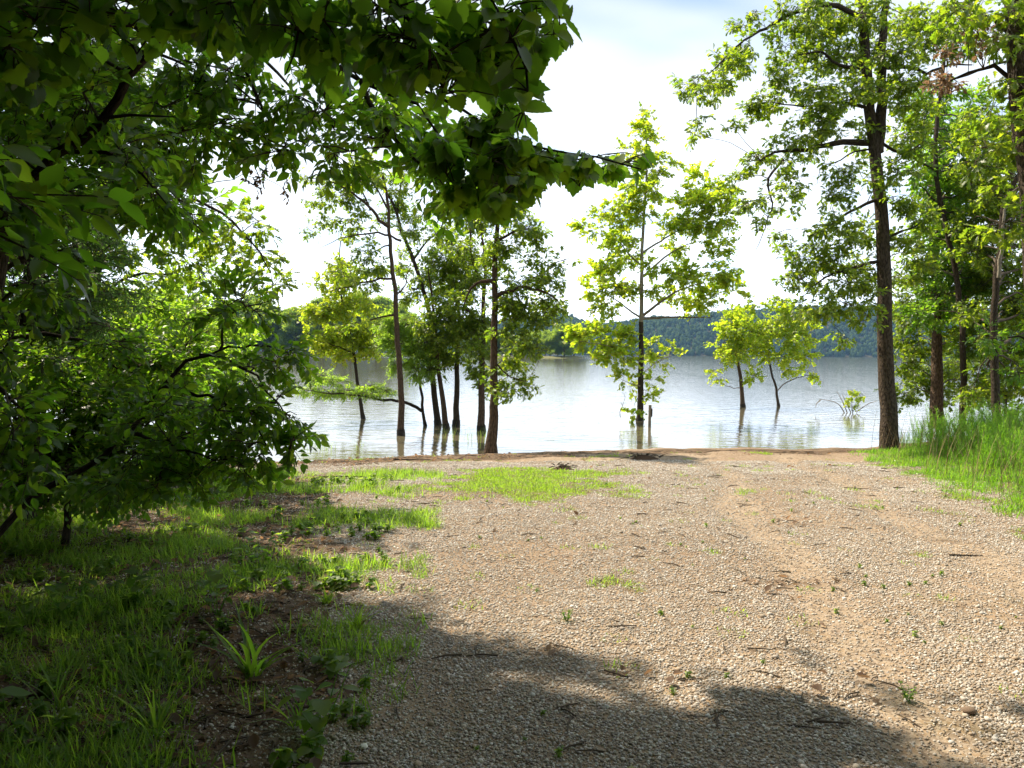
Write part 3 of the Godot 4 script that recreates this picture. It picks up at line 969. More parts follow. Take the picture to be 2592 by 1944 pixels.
func make_flooded_trees() -> void:
	var flooded := "oaks standing in the flooded shallows"
	tree("post_oak", "slender brown oak standing alone on the gravel at the water's edge", "tree", flooded, {
		"trunk": [Vector3(-0.43, 0.00, -17.13), Vector3(-0.38, 0.77, -17.16), Vector3(-0.37, 1.25, -17.18), Vector3(-0.38, 2.70, -17.23), Vector3(-0.37, 4.05, -17.29), Vector3(-0.32, 4.83, -17.32), Vector3(-0.34, 5.41, -17.34), Vector3(-0.31, 5.84, -17.35)], "r0": 0.105, "r1": 0.03, "flare": 0.5, "bark": "bark_brown", "leaf": "oak", "dens": 25.0,
		"limbs": [[[Vector3(-0.34, 3.28, -17.26), Vector3(0.12, 3.44, -17.06), Vector3(0.54, 3.37, -16.86), Vector3(0.91, 3.16, -16.65)], 0.05, 0.012], [[Vector3(-0.39, 3.60, -17.27), Vector3(-0.66, 3.58, -17.33), Vector3(-0.87, 3.45, -17.40), Vector3(-1.03, 3.11, -17.45)], 0.05, 0.012], [[Vector3(0.40, 3.65, -17.07), Vector3(0.64, 3.76, -16.97), Vector3(0.91, 3.94, -16.88), Vector3(1.22, 4.05, -16.79)], 0.014, 0.004], [[Vector3(-0.34, 4.43, -17.20), Vector3(0.01, 4.62, -17.21), Vector3(0.30, 4.67, -17.21)], 0.035, 0.01],
			[[Vector3(-0.31, 1.86, -17.20), Vector3(-0.03, 1.59, -17.13), Vector3(0.28, 1.50, -17.06), Vector3(0.46, 1.31, -16.98)], 0.018, 0.004], [[Vector3(-0.30, 1.01, -17.07), Vector3(-0.16, 1.12, -17.08), Vector3(0.04, 1.24, -17.08)], 0.012, 0.003], [[Vector3(0.47, 4.43, -17.20), Vector3(0.55, 4.63, -17.21), Vector3(0.70, 4.90, -17.22)], 0.01, 0.003], [[Vector3(-0.33, 4.92, -17.32), Vector3(-0.57, 5.21, -17.33), Vector3(-0.67, 5.60, -17.34)], 0.025, 0.008], [[Vector3(-0.33, 4.83, -17.32), Vector3(-0.09, 5.07, -17.32), Vector3(0.05, 5.31, -17.33)], 0.025, 0.008]],
		"clumps": [[Vector3(-0.18, 4.38, -17.16), 0.34, 0.21], [Vector3(-0.34, 4.11, -17.42), 0.27, 0.19], [Vector3(0.22, 4.71, -17.57), 0.34, 0.16], [Vector3(0.53, 4.53, -17.39), 0.12, 0.17], [Vector3(0.33, 4.71, -17.11), 0.24, 0.13], [Vector3(0.50, 4.09, -16.95), 0.09, 0.11], [Vector3(0.42, 3.92, -17.08), 0.08, 0.11], [Vector3(0.82, 3.95, -17.30), 0.10, 0.08], [Vector3(1.05, 4.03, -17.29), 0.14, 0.09], [Vector3(0.17, 3.59, -17.45), 0.44, 0.18], [Vector3(0.63, 3.59, -17.03), 0.29, 0.15], [Vector3(0.84, 3.23, -17.55), 0.28, 0.25], [Vector3(0.23, 3.14, -17.49), 0.49, 0.22], [Vector3(0.61, 2.87, -17.10), 0.34, 0.17], [Vector3(-0.17, 3.20, -17.16), 0.24, 0.19], [Vector3(0.00, 2.53, -17.00), 0.29, 0.15], [Vector3(0.20, 2.31, -17.08), 0.24, 0.15], [Vector3(0.61, 2.18, -17.23), 0.17, 0.12], [Vector3(-0.04, 2.06, -17.56), 0.25, 0.22], [Vector3(-0.13, 1.62, -17.39), 0.27, 0.20], [Vector3(0.28, 1.53, -17.13), 0.17, 0.12], [Vector3(-0.09, 1.33, -17.08), 0.24, 0.12], [Vector3(-0.33, 5.08, -17.14), 0.27, 0.25], [Vector3(-0.57, 5.30, -17.27), 0.24, 0.19], [Vector3(0.01, 5.27, -17.63), 0.18, 0.14], [Vector3(-0.33, 5.53, -17.03), 0.24, 0.24], [Vector3(-0.62, 5.61, -17.19), 0.21, 0.19], [Vector3(-0.07, 2.79, -17.05), 0.21, 0.13]]})
	tree("post_oak", "straight oak trunk in the water just behind the oak on the gravel", "tree", flooded, {
		"wet": true, "trunk": [Vector3(-0.81, -0.01, -22.04), Vector3(-0.81, 1.63, -22.10), Vector3(-0.78, 3.36, -22.16), Vector3(-0.75, 4.61, -22.21), Vector3(-0.86, 5.35, -22.24), Vector3(-0.99, 5.97, -22.26)], "r0": 0.1, "r1": 0.015, "bark": "bark_brown", "leaf": "oak", "dens": 24.0,
		"limbs": [[[Vector3(-0.78, 3.86, -22.18), Vector3(-1.10, 4.60, -22.21), Vector3(-1.13, 5.35, -22.24)], 0.06, 0.02], [[Vector3(-0.79, 2.99, -22.15), Vector3(-1.20, 3.22, -21.91), Vector3(-1.49, 3.33, -21.66)], 0.05, 0.015]],
		"clumps": [[Vector3(-0.87, 4.05, -21.78), 0.24, 0.24], [Vector3(-1.05, 4.80, -22.68), 0.44, 0.28], [Vector3(-0.87, 2.96, -21.98), 0.31, 0.31], [Vector3(-1.00, 2.57, -22.06), 0.37, 0.35], [Vector3(-0.81, 2.22, -21.63), 0.24, 0.29], [Vector3(-1.44, 4.91, -21.92), 0.37, 0.22], [Vector3(-1.22, 3.83, -22.11), 0.35, 0.25], [Vector3(-1.32, 3.43, -21.58), 0.39, 0.22], [Vector3(-1.32, 2.88, -22.33), 0.43, 0.33], [Vector3(-1.19, 5.65, -22.60), 0.38, 0.28], [Vector3(-0.81, 5.76, -22.48), 0.31, 0.25], [Vector3(-0.88, 1.63, -21.96), 0.20, 0.27], [Vector3(-0.71, 1.24, -22.48), 0.18, 0.20]]})
	tree("post_oak", "dark upright trunk in the water, middle of the flooded group", "tree", flooded, {
		"wet": true, "trunk": [Vector3(-1.58, 0.00, -23.34), Vector3(-1.57, 1.59, -23.40), Vector3(-1.53, 2.91, -23.45), Vector3(-1.62, 4.22, -23.50), Vector3(-1.76, 5.27, -23.54)], "r0": 0.092, "r1": 0.015, "bark": "bark_oak", "leaf": "oak", "dens": 24.0,
		"limbs": [[[Vector3(-1.55, 2.64, -23.44), Vector3(-1.94, 3.03, -23.45), Vector3(-2.20, 3.43, -23.47)], 0.05, 0.015]],
		"clumps": [[Vector3(-1.72, 4.59, -22.96), 0.49, 0.31], [Vector3(-1.65, 4.19, -23.26), 0.55, 0.31], [Vector3(-1.92, 3.55, -23.27), 0.44, 0.21], [Vector3(-1.80, 2.99, -22.91), 0.54, 0.31], [Vector3(-1.46, 2.13, -23.34), 0.45, 0.26], [Vector3(-2.01, 5.47, -24.13), 0.51, 0.24], [Vector3(-1.98, 2.09, -23.37), 0.42, 0.24], [Vector3(-2.26, 4.13, -24.03), 0.40, 0.27], [Vector3(-1.45, 4.54, -24.00), 0.40, 0.27]]})
	tree("post_oak", "trunk leaning left in the water beside the dark upright trunk", "tree", flooded, {
		"wet": true, "trunk": [Vector3(-1.80, -0.00, -22.64), Vector3(-1.92, 0.84, -22.67), Vector3(-2.05, 1.86, -22.71), Vector3(-2.15, 2.88, -22.75), Vector3(-2.24, 3.64, -22.77), Vector3(-2.34, 4.41, -22.80)], "r0": 0.082, "r1": 0.015, "bark": "bark_brown", "leaf": "oak", "dens": 24.0,
		"clumps": [[Vector3(-1.88, 2.54, -22.79), 0.49, 0.31], [Vector3(-2.16, 3.36, -22.35), 0.31, 0.23], [Vector3(-2.30, 2.87, -22.49), 0.35, 0.25], [Vector3(-2.08, 1.73, -22.92), 0.28, 0.21], [Vector3(-2.01, 4.66, -22.74), 0.32, 0.23], [Vector3(-2.30, 2.11, -23.15), 0.36, 0.26]]})
	tree("post_oak", "tall leaning oak in the water, its bare fork high over the group", "tree", flooded, {
		"wet": true, "trunk": [Vector3(-2.12, -0.00, -23.64), Vector3(-2.24, 0.91, -23.67), Vector3(-2.35, 2.11, -23.72), Vector3(-2.35, 3.04, -23.75), Vector3(-2.64, 4.07, -23.79), Vector3(-2.94, 4.93, -23.82), Vector3(-3.24, 5.61, -23.85), Vector3(-3.37, 6.11, -23.87), Vector3(-3.52, 6.47, -23.88), Vector3(-3.89, 7.01, -23.90), Vector3(-4.36, 7.43, -23.92)], "r0": 0.09, "r1": 0.03, "bark": "bark_oak", "leaf": "oak", "dens": 16.0, "attach_from": 0.45,
		"limbs": [[[Vector3(-2.87, 4.77, -23.82), Vector3(-2.54, 5.24, -23.84), Vector3(-2.12, 5.58, -23.85)], 0.04, 0.01], [[Vector3(-3.23, 5.30, -23.84), Vector3(-3.55, 5.46, -23.84), Vector3(-3.69, 5.96, -23.86)], 0.04, 0.012], [[Vector3(-3.35, 6.07, -23.87), Vector3(-3.30, 6.50, -23.88), Vector3(-3.25, 7.16, -23.91)], 0.04, 0.01], [[Vector3(-2.64, 3.97, -23.79), Vector3(-2.90, 3.90, -23.78), Vector3(-3.10, 4.24, -23.80)], 0.03, 0.01]],
		"clumps": [[Vector3(-3.31, 6.52, -24.16), 0.32, 0.30], [Vector3(-3.29, 4.72, -24.24), 0.35, 0.27], [Vector3(-2.99, 5.57, -23.62), 0.42, 0.29], [Vector3(-2.50, 4.89, -23.43), 0.24, 0.12], [Vector3(-2.90, 3.81, -23.75), 0.43, 0.27], [Vector3(-2.59, 4.28, -23.36), 0.31, 0.24], [Vector3(-3.66, 5.89, -23.58), 0.18, 0.21], [Vector3(-2.80, 6.08, -24.07), 0.32, 0.19], [Vector3(-3.39, 6.76, -23.88), 0.32, 0.35], [Vector3(-3.90, 7.17, -23.99), 0.32, 0.27], [Vector3(-4.26, 7.44, -23.90), 0.35, 0.27], [Vector3(-3.14, 7.14, -23.49), 0.26, 0.24]]})
	tree("post_oak", "tall thin brown oak in the water, leftmost of the flooded oaks", "tree", flooded, {
		"wet": true, "trunk": [Vector3(-2.78, -0.01, -20.64), Vector3(-2.79, 1.06, -20.68), Vector3(-2.88, 2.34, -20.72), Vector3(-2.96, 3.63, -20.77), Vector3(-3.05, 4.35, -20.80), Vector3(-3.12, 5.14, -20.83), Vector3(-3.14, 5.66, -20.85), Vector3(-3.21, 6.11, -20.87), Vector3(-3.30, 6.52, -20.88)], "r0": 0.084, "r1": 0.03, "bark": "bark_brown", "leaf": "oak", "dens": 19.0, "attach_from": 0.5,
		"limbs": [[[Vector3(-3.13, 5.24, -20.83), Vector3(-3.35, 5.40, -20.74), Vector3(-3.52, 5.60, -20.65), Vector3(-3.87, 5.94, -20.56), Vector3(-4.44, 6.26, -20.47), Vector3(-5.03, 6.33, -20.37)], 0.05, 0.008], [[Vector3(-3.10, 5.03, -20.83), Vector3(-3.53, 5.09, -20.75), Vector3(-3.89, 5.00, -20.67), Vector3(-4.31, 4.90, -20.60), Vector3(-4.79, 4.66, -20.51)], 0.03, 0.004], [[Vector3(-3.04, 3.94, -20.78), Vector3(-3.33, 3.93, -20.68), Vector3(-3.81, 3.79, -20.58), Vector3(-4.13, 3.68, -20.47), Vector3(-4.48, 3.58, -20.37)], 0.032, 0.008], [[Vector3(-2.98, 3.03, -20.75), Vector3(-3.59, 2.90, -20.74), Vector3(-3.84, 2.73, -20.74)], 0.03, 0.008], [[Vector3(-2.92, 3.54, -20.77), Vector3(-2.71, 3.81, -20.78), Vector3(-2.62, 4.16, -20.79)], 0.025, 0.008],
			[[Vector3(-3.11, 4.78, -20.82), Vector3(-3.53, 4.60, -20.81), Vector3(-3.70, 4.25, -20.80)], 0.022, 0.006], [[Vector3(-3.58, 5.63, -20.75), Vector3(-3.98, 6.49, -20.78), Vector3(-4.23, 6.84, -20.79)], 0.025, 0.006], [[Vector3(-3.14, 5.69, -20.75), Vector3(-3.47, 6.26, -20.77), Vector3(-3.71, 6.72, -20.79)], 0.03, 0.008]],
		"clumps": [[Vector3(-4.88, 5.97, -21.05), 0.33, 0.16], [Vector3(-4.29, 5.98, -20.75), 0.39, 0.19], [Vector3(-5.25, 6.51, -20.72), 0.21, 0.12], [Vector3(-4.98, 5.08, -20.40), 0.13, 0.08], [Vector3(-4.57, 5.44, -21.06), 0.38, 0.13], [Vector3(-4.00, 5.63, -20.87), 0.23, 0.16], [Vector3(-3.67, 4.60, -20.81), 0.23, 0.23], [Vector3(-3.39, 4.33, -20.69), 0.25, 0.17], [Vector3(-3.65, 4.18, -21.09), 0.47, 0.18], [Vector3(-4.25, 4.07, -20.90), 0.33, 0.20], [Vector3(-3.76, 3.77, -20.65), 0.49, 0.14], [Vector3(-3.96, 5.25, -21.02), 0.31, 0.12], [Vector3(-3.78, 6.66, -20.72), 0.39, 0.28], [Vector3(-3.58, 6.44, -20.67), 0.28, 0.23], [Vector3(-4.21, 6.46, -21.16), 0.33, 0.19], [Vector3(-4.67, 6.25, -20.46), 0.25, 0.14], [Vector3(-3.78, 2.78, -20.43), 0.25, 0.14]]})
	tree("sapling", "small crooked tree in the water with one long leafy branch reaching left", "tree", "", {
		"wet": true, "trunk": [Vector3(-2.46, -0.03, -23.44), Vector3(-2.53, 0.39, -23.45), Vector3(-2.56, 0.79, -23.47), Vector3(-2.64, 1.32, -23.49), Vector3(-2.69, 1.71, -23.50), Vector3(-2.80, 2.24, -23.52), Vector3(-2.93, 2.70, -23.54), Vector3(-3.13, 3.16, -23.56)], "r0": 0.045, "r1": 0.025, "bark": "bark_oak", "leaf": "willow", "dens": 55.0,
		"limbs": [[[Vector3(-2.57, 0.42, -23.45), Vector3(-2.90, 0.62, -23.31), Vector3(-3.27, 0.72, -23.16), Vector3(-3.77, 0.78, -23.02), Vector3(-4.32, 0.90, -22.87), Vector3(-4.93, 0.94, -22.72), Vector3(-5.66, 1.03, -22.58)], 0.05, 0.008], [[Vector3(-2.64, 1.19, -23.38), Vector3(-2.38, 1.30, -23.39), Vector3(-2.19, 1.46, -23.39)], 0.02, 0.006]],
		"clumps": [[Vector3(-3.57, 1.00, -23.02), 0.31, 0.09], [Vector3(-4.11, 0.92, -23.13), 0.39, 0.10], [Vector3(-4.67, 0.98, -23.33), 0.39, 0.11], [Vector3(-5.20, 0.93, -23.36), 0.39, 0.11], [Vector3(-5.67, 1.02, -23.10), 0.29, 0.08], [Vector3(-5.46, 1.36, -23.31), 0.26, 0.12], [Vector3(-5.83, 1.12, -22.72), 0.12, 0.06], [Vector3(-4.93, 1.30, -22.72), 0.31, 0.09], [Vector3(-3.96, 1.13, -23.03), 0.26, 0.09], [Vector3(-3.04, 2.87, -22.84), 0.38, 0.26], [Vector3(-3.28, 2.36, -22.76), 0.38, 0.28], [Vector3(-2.81, 2.11, -23.13), 0.32, 0.31], [Vector3(-2.64, 1.60, -22.80), 0.26, 0.22], [Vector3(-3.13, 1.72, -22.62), 0.22, 0.14], [Vector3(-2.39, 2.37, -22.76), 0.31, 0.26], [Vector3(-2.24, 1.60, -22.63), 0.22, 0.18], [Vector3(-3.44, 2.87, -22.93), 0.32, 0.23]]})
	tree("sapling", "yellow-green young tree in the water left of the flooded oaks", "tree", "", {
		"wet": true, "trunk": [Vector3(-4.61, -0.02, -25.54), Vector3(-4.70, 0.51, -25.56), Vector3(-4.82, 1.30, -25.59), Vector3(-4.91, 1.95, -25.61), Vector3(-5.06, 2.67, -25.64), Vector3(-5.29, 3.53, -25.67), Vector3(-5.41, 4.39, -25.70), Vector3(-5.38, 5.25, -25.74), Vector3(-5.34, 5.76, -25.76)], "r0": 0.06, "r1": 0.012, "bark": "bark_oak", "leaf": "gold", "dens": 17.0,
		"limbs": [[[Vector3(-4.96, 2.09, -25.62), Vector3(-5.50, 2.30, -25.33), Vector3(-6.00, 2.43, -25.03)], 0.03, 0.008], [[Vector3(-5.02, 2.52, -25.63), Vector3(-4.56, 2.96, -25.65), Vector3(-4.21, 3.10, -25.66)], 0.03, 0.008], [[Vector3(-5.21, 3.24, -25.66), Vector3(-5.86, 3.52, -25.67), Vector3(-6.22, 3.66, -25.68)], 0.025, 0.008]],
		"clumps": [[Vector3(-5.30, 5.63, -25.65), 0.10, 0.17], [Vector3(-5.60, 4.80, -25.78), 0.22, 0.19], [Vector3(-5.24, 4.71, -25.36), 0.27, 0.24], [Vector3(-5.96, 4.19, -25.15), 0.21, 0.18], [Vector3(-5.08, 4.23, -25.01), 0.31, 0.25], [Vector3(-5.82, 3.28, -25.07), 0.48, 0.22], [Vector3(-6.13, 3.28, -25.09), 0.24, 0.18], [Vector3(-5.47, 3.42, -25.56), 0.49, 0.26], [Vector3(-6.46, 2.62, -25.98), 0.20, 0.13], [Vector3(-5.86, 2.53, -25.57), 0.55, 0.22], [Vector3(-5.29, 2.81, -25.60), 0.55, 0.29], [Vector3(-4.70, 3.58, -25.58), 0.54, 0.20], [Vector3(-4.77, 2.55, -25.99), 0.55, 0.23], [Vector3(-4.08, 2.92, -25.33), 0.40, 0.26], [Vector3(-4.55, 2.23, -25.85), 0.55, 0.19], [Vector3(-5.70, 2.26, -25.70), 0.55, 0.20], [Vector3(-5.26, 1.97, -25.56), 0.40, 0.13], [Vector3(-5.58, 4.03, -25.68), 0.29, 0.20], [Vector3(-5.04, 4.41, -25.89), 0.20, 0.17]]})
	var syc := tree("sycamore", "tall bright sycamore standing in the water with a pale upper trunk", "tree", "", {
		"wet": true, "trunk": [Vector3(4.01, -0.03, -25.74), Vector3(4.03, 0.87, -25.77), Vector3(4.04, 2.04, -25.82), Vector3(4.03, 3.11, -25.86), Vector3(4.03, 4.39, -25.90), Vector3(4.05, 5.74, -25.96), Vector3(4.13, 7.07, -26.01), Vector3(4.17, 8.08, -26.04), Vector3(4.11, 9.08, -26.08), Vector3(3.99, 9.62, -26.10)], "r0": 0.1, "r1": 0.012, "bark": "bark_oak", "upper_bark": "bark_pale", "upper_from": 0.36, "leaf": "sycamore", "dens": 13.0, "attach_from": 0.08, "shake": 0.008,
		"limbs": [[[Vector3(4.07, 3.21, -25.86), Vector3(4.77, 3.26, -25.86), Vector3(5.57, 3.27, -25.86), Vector3(6.23, 3.26, -25.86)], 0.045, 0.012], [[Vector3(4.07, 3.29, -25.86), Vector3(4.58, 3.71, -25.68), Vector3(5.21, 4.11, -25.49), Vector3(5.82, 4.28, -25.30)], 0.05, 0.012], [[Vector3(4.06, 4.52, -25.91), Vector3(4.78, 5.15, -26.07), Vector3(5.34, 5.51, -26.21), Vector3(6.04, 5.74, -26.36)], 0.04, 0.01], [[Vector3(4.05, 5.26, -25.94), Vector3(4.75, 5.74, -25.96), Vector3(5.28, 6.08, -25.97), Vector3(5.81, 6.62, -25.99), Vector3(6.17, 7.26, -26.01)], 0.035, 0.01], [[Vector3(4.01, 3.24, -25.86), Vector3(3.62, 3.49, -25.87), Vector3(3.28, 3.77, -25.88), Vector3(2.80, 4.04, -25.89)], 0.035, 0.01], [[Vector3(4.03, 4.87, -25.92), Vector3(3.60, 5.25, -25.94), Vector3(3.27, 5.66, -25.95), Vector3(2.73, 5.85, -25.96), Vector3(2.25, 5.92, -25.96)], 0.03, 0.006], [[Vector3(4.03, 1.84, -25.81), Vector3(3.61, 2.11, -25.65), Vector3(2.92, 2.36, -25.49), Vector3(2.04, 2.48, -25.33)], 0.03, 0.008], [[Vector3(4.06, 1.45, -25.79), Vector3(4.43, 1.78, -25.81), Vector3(4.98, 2.06, -25.82)], 0.02, 0.006], [[Vector3(4.00, 1.10, -25.68), Vector3(3.67, 1.19, -25.68), Vector3(3.31, 1.37, -25.69)], 0.018, 0.005]],
		"clumps": [[Vector3(4.04, 9.44, -25.67), 0.24, 0.17], [Vector3(3.74, 9.03, -25.64), 0.21, 0.20], [Vector3(4.07, 8.76, -25.81), 0.32, 0.26], [Vector3(3.54, 8.65, -26.74), 0.27, 0.15], [Vector3(4.32, 8.46, -26.54), 0.47, 0.24], [Vector3(5.00, 8.08, -25.73), 0.13, 0.11], [Vector3(4.49, 7.86, -26.23), 0.41, 0.23], [Vector3(3.88, 7.34, -25.74), 0.46, 0.23], [Vector3(3.51, 7.35, -26.41), 0.19, 0.18], [Vector3(4.40, 7.21, -25.68), 0.33, 0.19], [Vector3(3.79, 6.93, -25.99), 0.48, 0.26], [Vector3(2.93, 6.61, -26.05), 0.41, 0.22], [Vector3(2.20, 6.12, -26.05), 0.29, 0.19], [Vector3(2.51, 5.88, -25.27), 0.25, 0.14], [Vector3(3.46, 6.41, -26.48), 0.41, 0.27], [Vector3(3.20, 5.59, -25.45), 0.46, 0.31], [Vector3(3.90, 6.44, -25.79), 0.33, 0.26], [Vector3(3.59, 5.17, -26.35), 0.47, 0.27], [Vector3(2.66, 4.85, -26.55), 0.34, 0.27], [Vector3(2.92, 4.65, -25.25), 0.40, 0.28], [Vector3(2.46, 4.10, -25.78), 0.25, 0.23], [Vector3(3.24, 4.20, -26.15), 0.54, 0.29], [Vector3(2.89, 3.61, -25.31), 0.40, 0.21], [Vector3(3.70, 4.20, -26.12), 0.32, 0.23], [Vector3(4.41, 4.19, -25.91), 0.29, 0.19], [Vector3(4.29, 4.85, -25.26), 0.25, 0.24], [Vector3(4.92, 4.55, -25.43), 0.46, 0.28], [Vector3(5.47, 4.64, -25.54), 0.46, 0.29], [Vector3(5.40, 3.97, -26.37), 0.55, 0.25], [Vector3(5.81, 3.66, -25.76), 0.53, 0.22], [Vector3(5.25, 5.54, -26.52), 0.40, 0.19], [Vector3(5.02, 6.09, -26.05), 0.39, 0.25], [Vector3(5.64, 6.37, -26.13), 0.58, 0.32], [Vector3(5.82, 6.79, -25.47), 0.57, 0.31], [Vector3(5.90, 7.81, -26.22), 0.29, 0.23], [Vector3(6.28, 7.24, -25.74), 0.46, 0.37], [Vector3(5.54, 7.29, -26.04), 0.32, 0.19], [Vector3(6.48, 6.41, -25.48), 0.43, 0.31], [Vector3(5.98, 6.02, -25.55), 0.51, 0.23], [Vector3(6.33, 5.34, -25.29), 0.42, 0.24], [Vector3(6.47, 4.68, -25.29), 0.42, 0.28], [Vector3(6.29, 4.10, -26.18), 0.47, 0.26], [Vector3(7.04, 4.17, -26.17), 0.29, 0.26], [Vector3(5.10, 6.97, -26.51), 0.27, 0.19], [Vector3(2.13, 2.76, -25.68), 0.40, 0.32], [Vector3(2.62, 2.84, -25.97), 0.41, 0.29], [Vector3(3.15, 2.50, -25.86), 0.54, 0.32], [Vector3(3.62, 2.77, -25.77), 0.32, 0.29], [Vector3(2.94, 2.03, -25.60), 0.40, 0.19], [Vector3(3.38, 1.96, -25.45), 0.40, 0.19], [Vector3(3.52, 1.42, -25.86), 0.29, 0.15], [Vector3(4.38, 2.32, -26.34), 0.19, 0.33], [Vector3(4.75, 1.97, -26.48), 0.34, 0.15], [Vector3(5.01, 2.25, -25.99), 0.13, 0.18], [Vector3(4.34, 1.31, -25.54), 0.19, 0.14], [Vector3(4.19, 0.93, -25.08), 0.25, 0.10], [Vector3(3.82, 1.08, -26.08), 0.19, 0.13], [Vector3(3.72, 0.39, -25.20), 0.11, 0.16]]})
	tree("sapling", "young sycamore far out in the water, thicker trunk of the pair", "tree", "pair of young trees far out", {
		"wet": true, "trunk": [Vector3(9.27, -0.04, -32.94), Vector3(9.16, 1.11, -32.99), Vector3(9.05, 1.72, -33.01), Vector3(8.96, 2.59, -33.04), Vector3(8.96, 3.52, -33.08)], "r0": 0.09, "r1": 0.03, "bark": "bark_brown", "loose": 1.45, "leaf": "sycamore", "dens": 9.0,
		"limbs": [[[Vector3(9.22, 0.89, -32.98), Vector3(9.53, 1.08, -32.98), Vector3(9.81, 1.28, -32.99)], 0.03, 0.01], [[Vector3(9.18, 0.78, -32.97), Vector3(8.87, 0.78, -32.97), Vector3(8.44, 0.94, -32.98), Vector3(8.05, 1.36, -33.00)], 0.02, 0.005]],
		"clumps": [[Vector3(8.52, 2.65, -33.13), 0.43, 0.41], [Vector3(8.91, 3.08, -32.67), 0.59, 0.49], [Vector3(8.62, 2.15, -32.47), 0.42, 0.29], [Vector3(9.48, 2.23, -33.48), 0.53, 0.38], [Vector3(9.22, 3.62, -33.51), 0.41, 0.34], [Vector3(9.62, 4.18, -33.18), 0.17, 0.26], [Vector3(8.42, 1.19, -33.28), 0.17, 0.13], [Vector3(7.99, 1.46, -32.62), 0.11, 0.13], [Vector3(9.61, 1.29, -32.75), 0.33, 0.18], [Vector3(8.52, 3.32, -32.82), 0.37, 0.29], [Vector3(9.64, 3.06, -32.84), 0.37, 0.37]]})
	tree("sapling", "young sycamore far out in the water, thin trunk leaning left", "tree", "pair of young trees far out", {
		"wet": true, "trunk": [Vector3(10.92, -0.03, -33.64), Vector3(10.80, 0.76, -33.67), Vector3(10.60, 1.46, -33.70), Vector3(10.50, 2.24, -33.73), Vector3(10.63, 3.37, -33.77)], "r0": 0.055, "r1": 0.02, "bark": "bark_oak", "loose": 1.45, "leaf": "sycamore", "dens": 9.0,
		"limbs": [[[Vector3(10.84, 0.63, -33.67), Vector3(11.25, 1.01, -33.68), Vector3(12.01, 1.27, -33.69), Vector3(12.48, 1.21, -33.69)], 0.025, 0.006]],
		"clumps": [[Vector3(11.21, 3.40, -34.27), 0.63, 0.52], [Vector3(10.45, 2.99, -33.67), 0.53, 0.42], [Vector3(11.45, 2.80, -33.28), 0.52, 0.41], [Vector3(12.13, 2.25, -34.09), 0.33, 0.25], [Vector3(11.22, 2.05, -33.64), 0.53, 0.25], [Vector3(12.18, 3.01, -33.75), 0.27, 0.32], [Vector3(10.95, 4.12, -33.54), 0.41, 0.30], [Vector3(12.17, 1.48, -34.15), 0.35, 0.13], [Vector3(11.08, 1.48, -33.78), 0.30, 0.13], [Vector3(12.70, 1.24, -34.14), 0.12, 0.10], [Vector3(11.46, 3.66, -33.61), 0.45, 0.34], [Vector3(10.20, 2.33, -33.54), 0.34, 0.34]]})
	var shrub := tree("drowned_shrub", "small yellow shrub poking out of the water before the ridge", "shrub", "", {
		"trunk": [Vector3(12.59, -0.02, -30.34), Vector3(12.57, 0.37, -30.36), Vector3(12.55, 0.75, -30.37)], "r0": 0.012, "r1": 0.004, "bark": "bark_oak", "leaf": "gold", "dens": 16.0, "size": 0.7,
		"limbs": [[[Vector3(12.59, 0.03, -30.34), Vector3(12.41, 0.40, -30.36), Vector3(12.31, 0.71, -30.37)], 0.008, 0.003], [[Vector3(12.59, 0.03, -30.34), Vector3(12.75, 0.44, -30.36), Vector3(12.99, 0.68, -30.37)], 0.008, 0.003]], "clumps": [[Vector3(12.56, 0.79, -30.50), 0.21, 0.09], [Vector3(12.34, 0.52, -30.20), 0.14, 0.08], [Vector3(12.63, 0.58, -30.25), 0.15, 0.09], [Vector3(12.51, 0.24, -30.26), 0.15, 0.09], [Vector3(12.92, 0.68, -30.36), 0.14, 0.05]]})

func branchy_snag(called: String, label: String, paths: Array, r: float, mat: Material) -> void:
	var base: Vector3 = paths[0][0]
	var root := thing(called, base, label, "dead branch")
	for p in paths:
		var g := Geo.new()
		var c := curve(p, 0.12, 0.008)
		g.tube(c.map(func(q): return q - base), taper(c.size(), r, r * 0.35), 6)
		part("stem", g.mesh(mat), root)

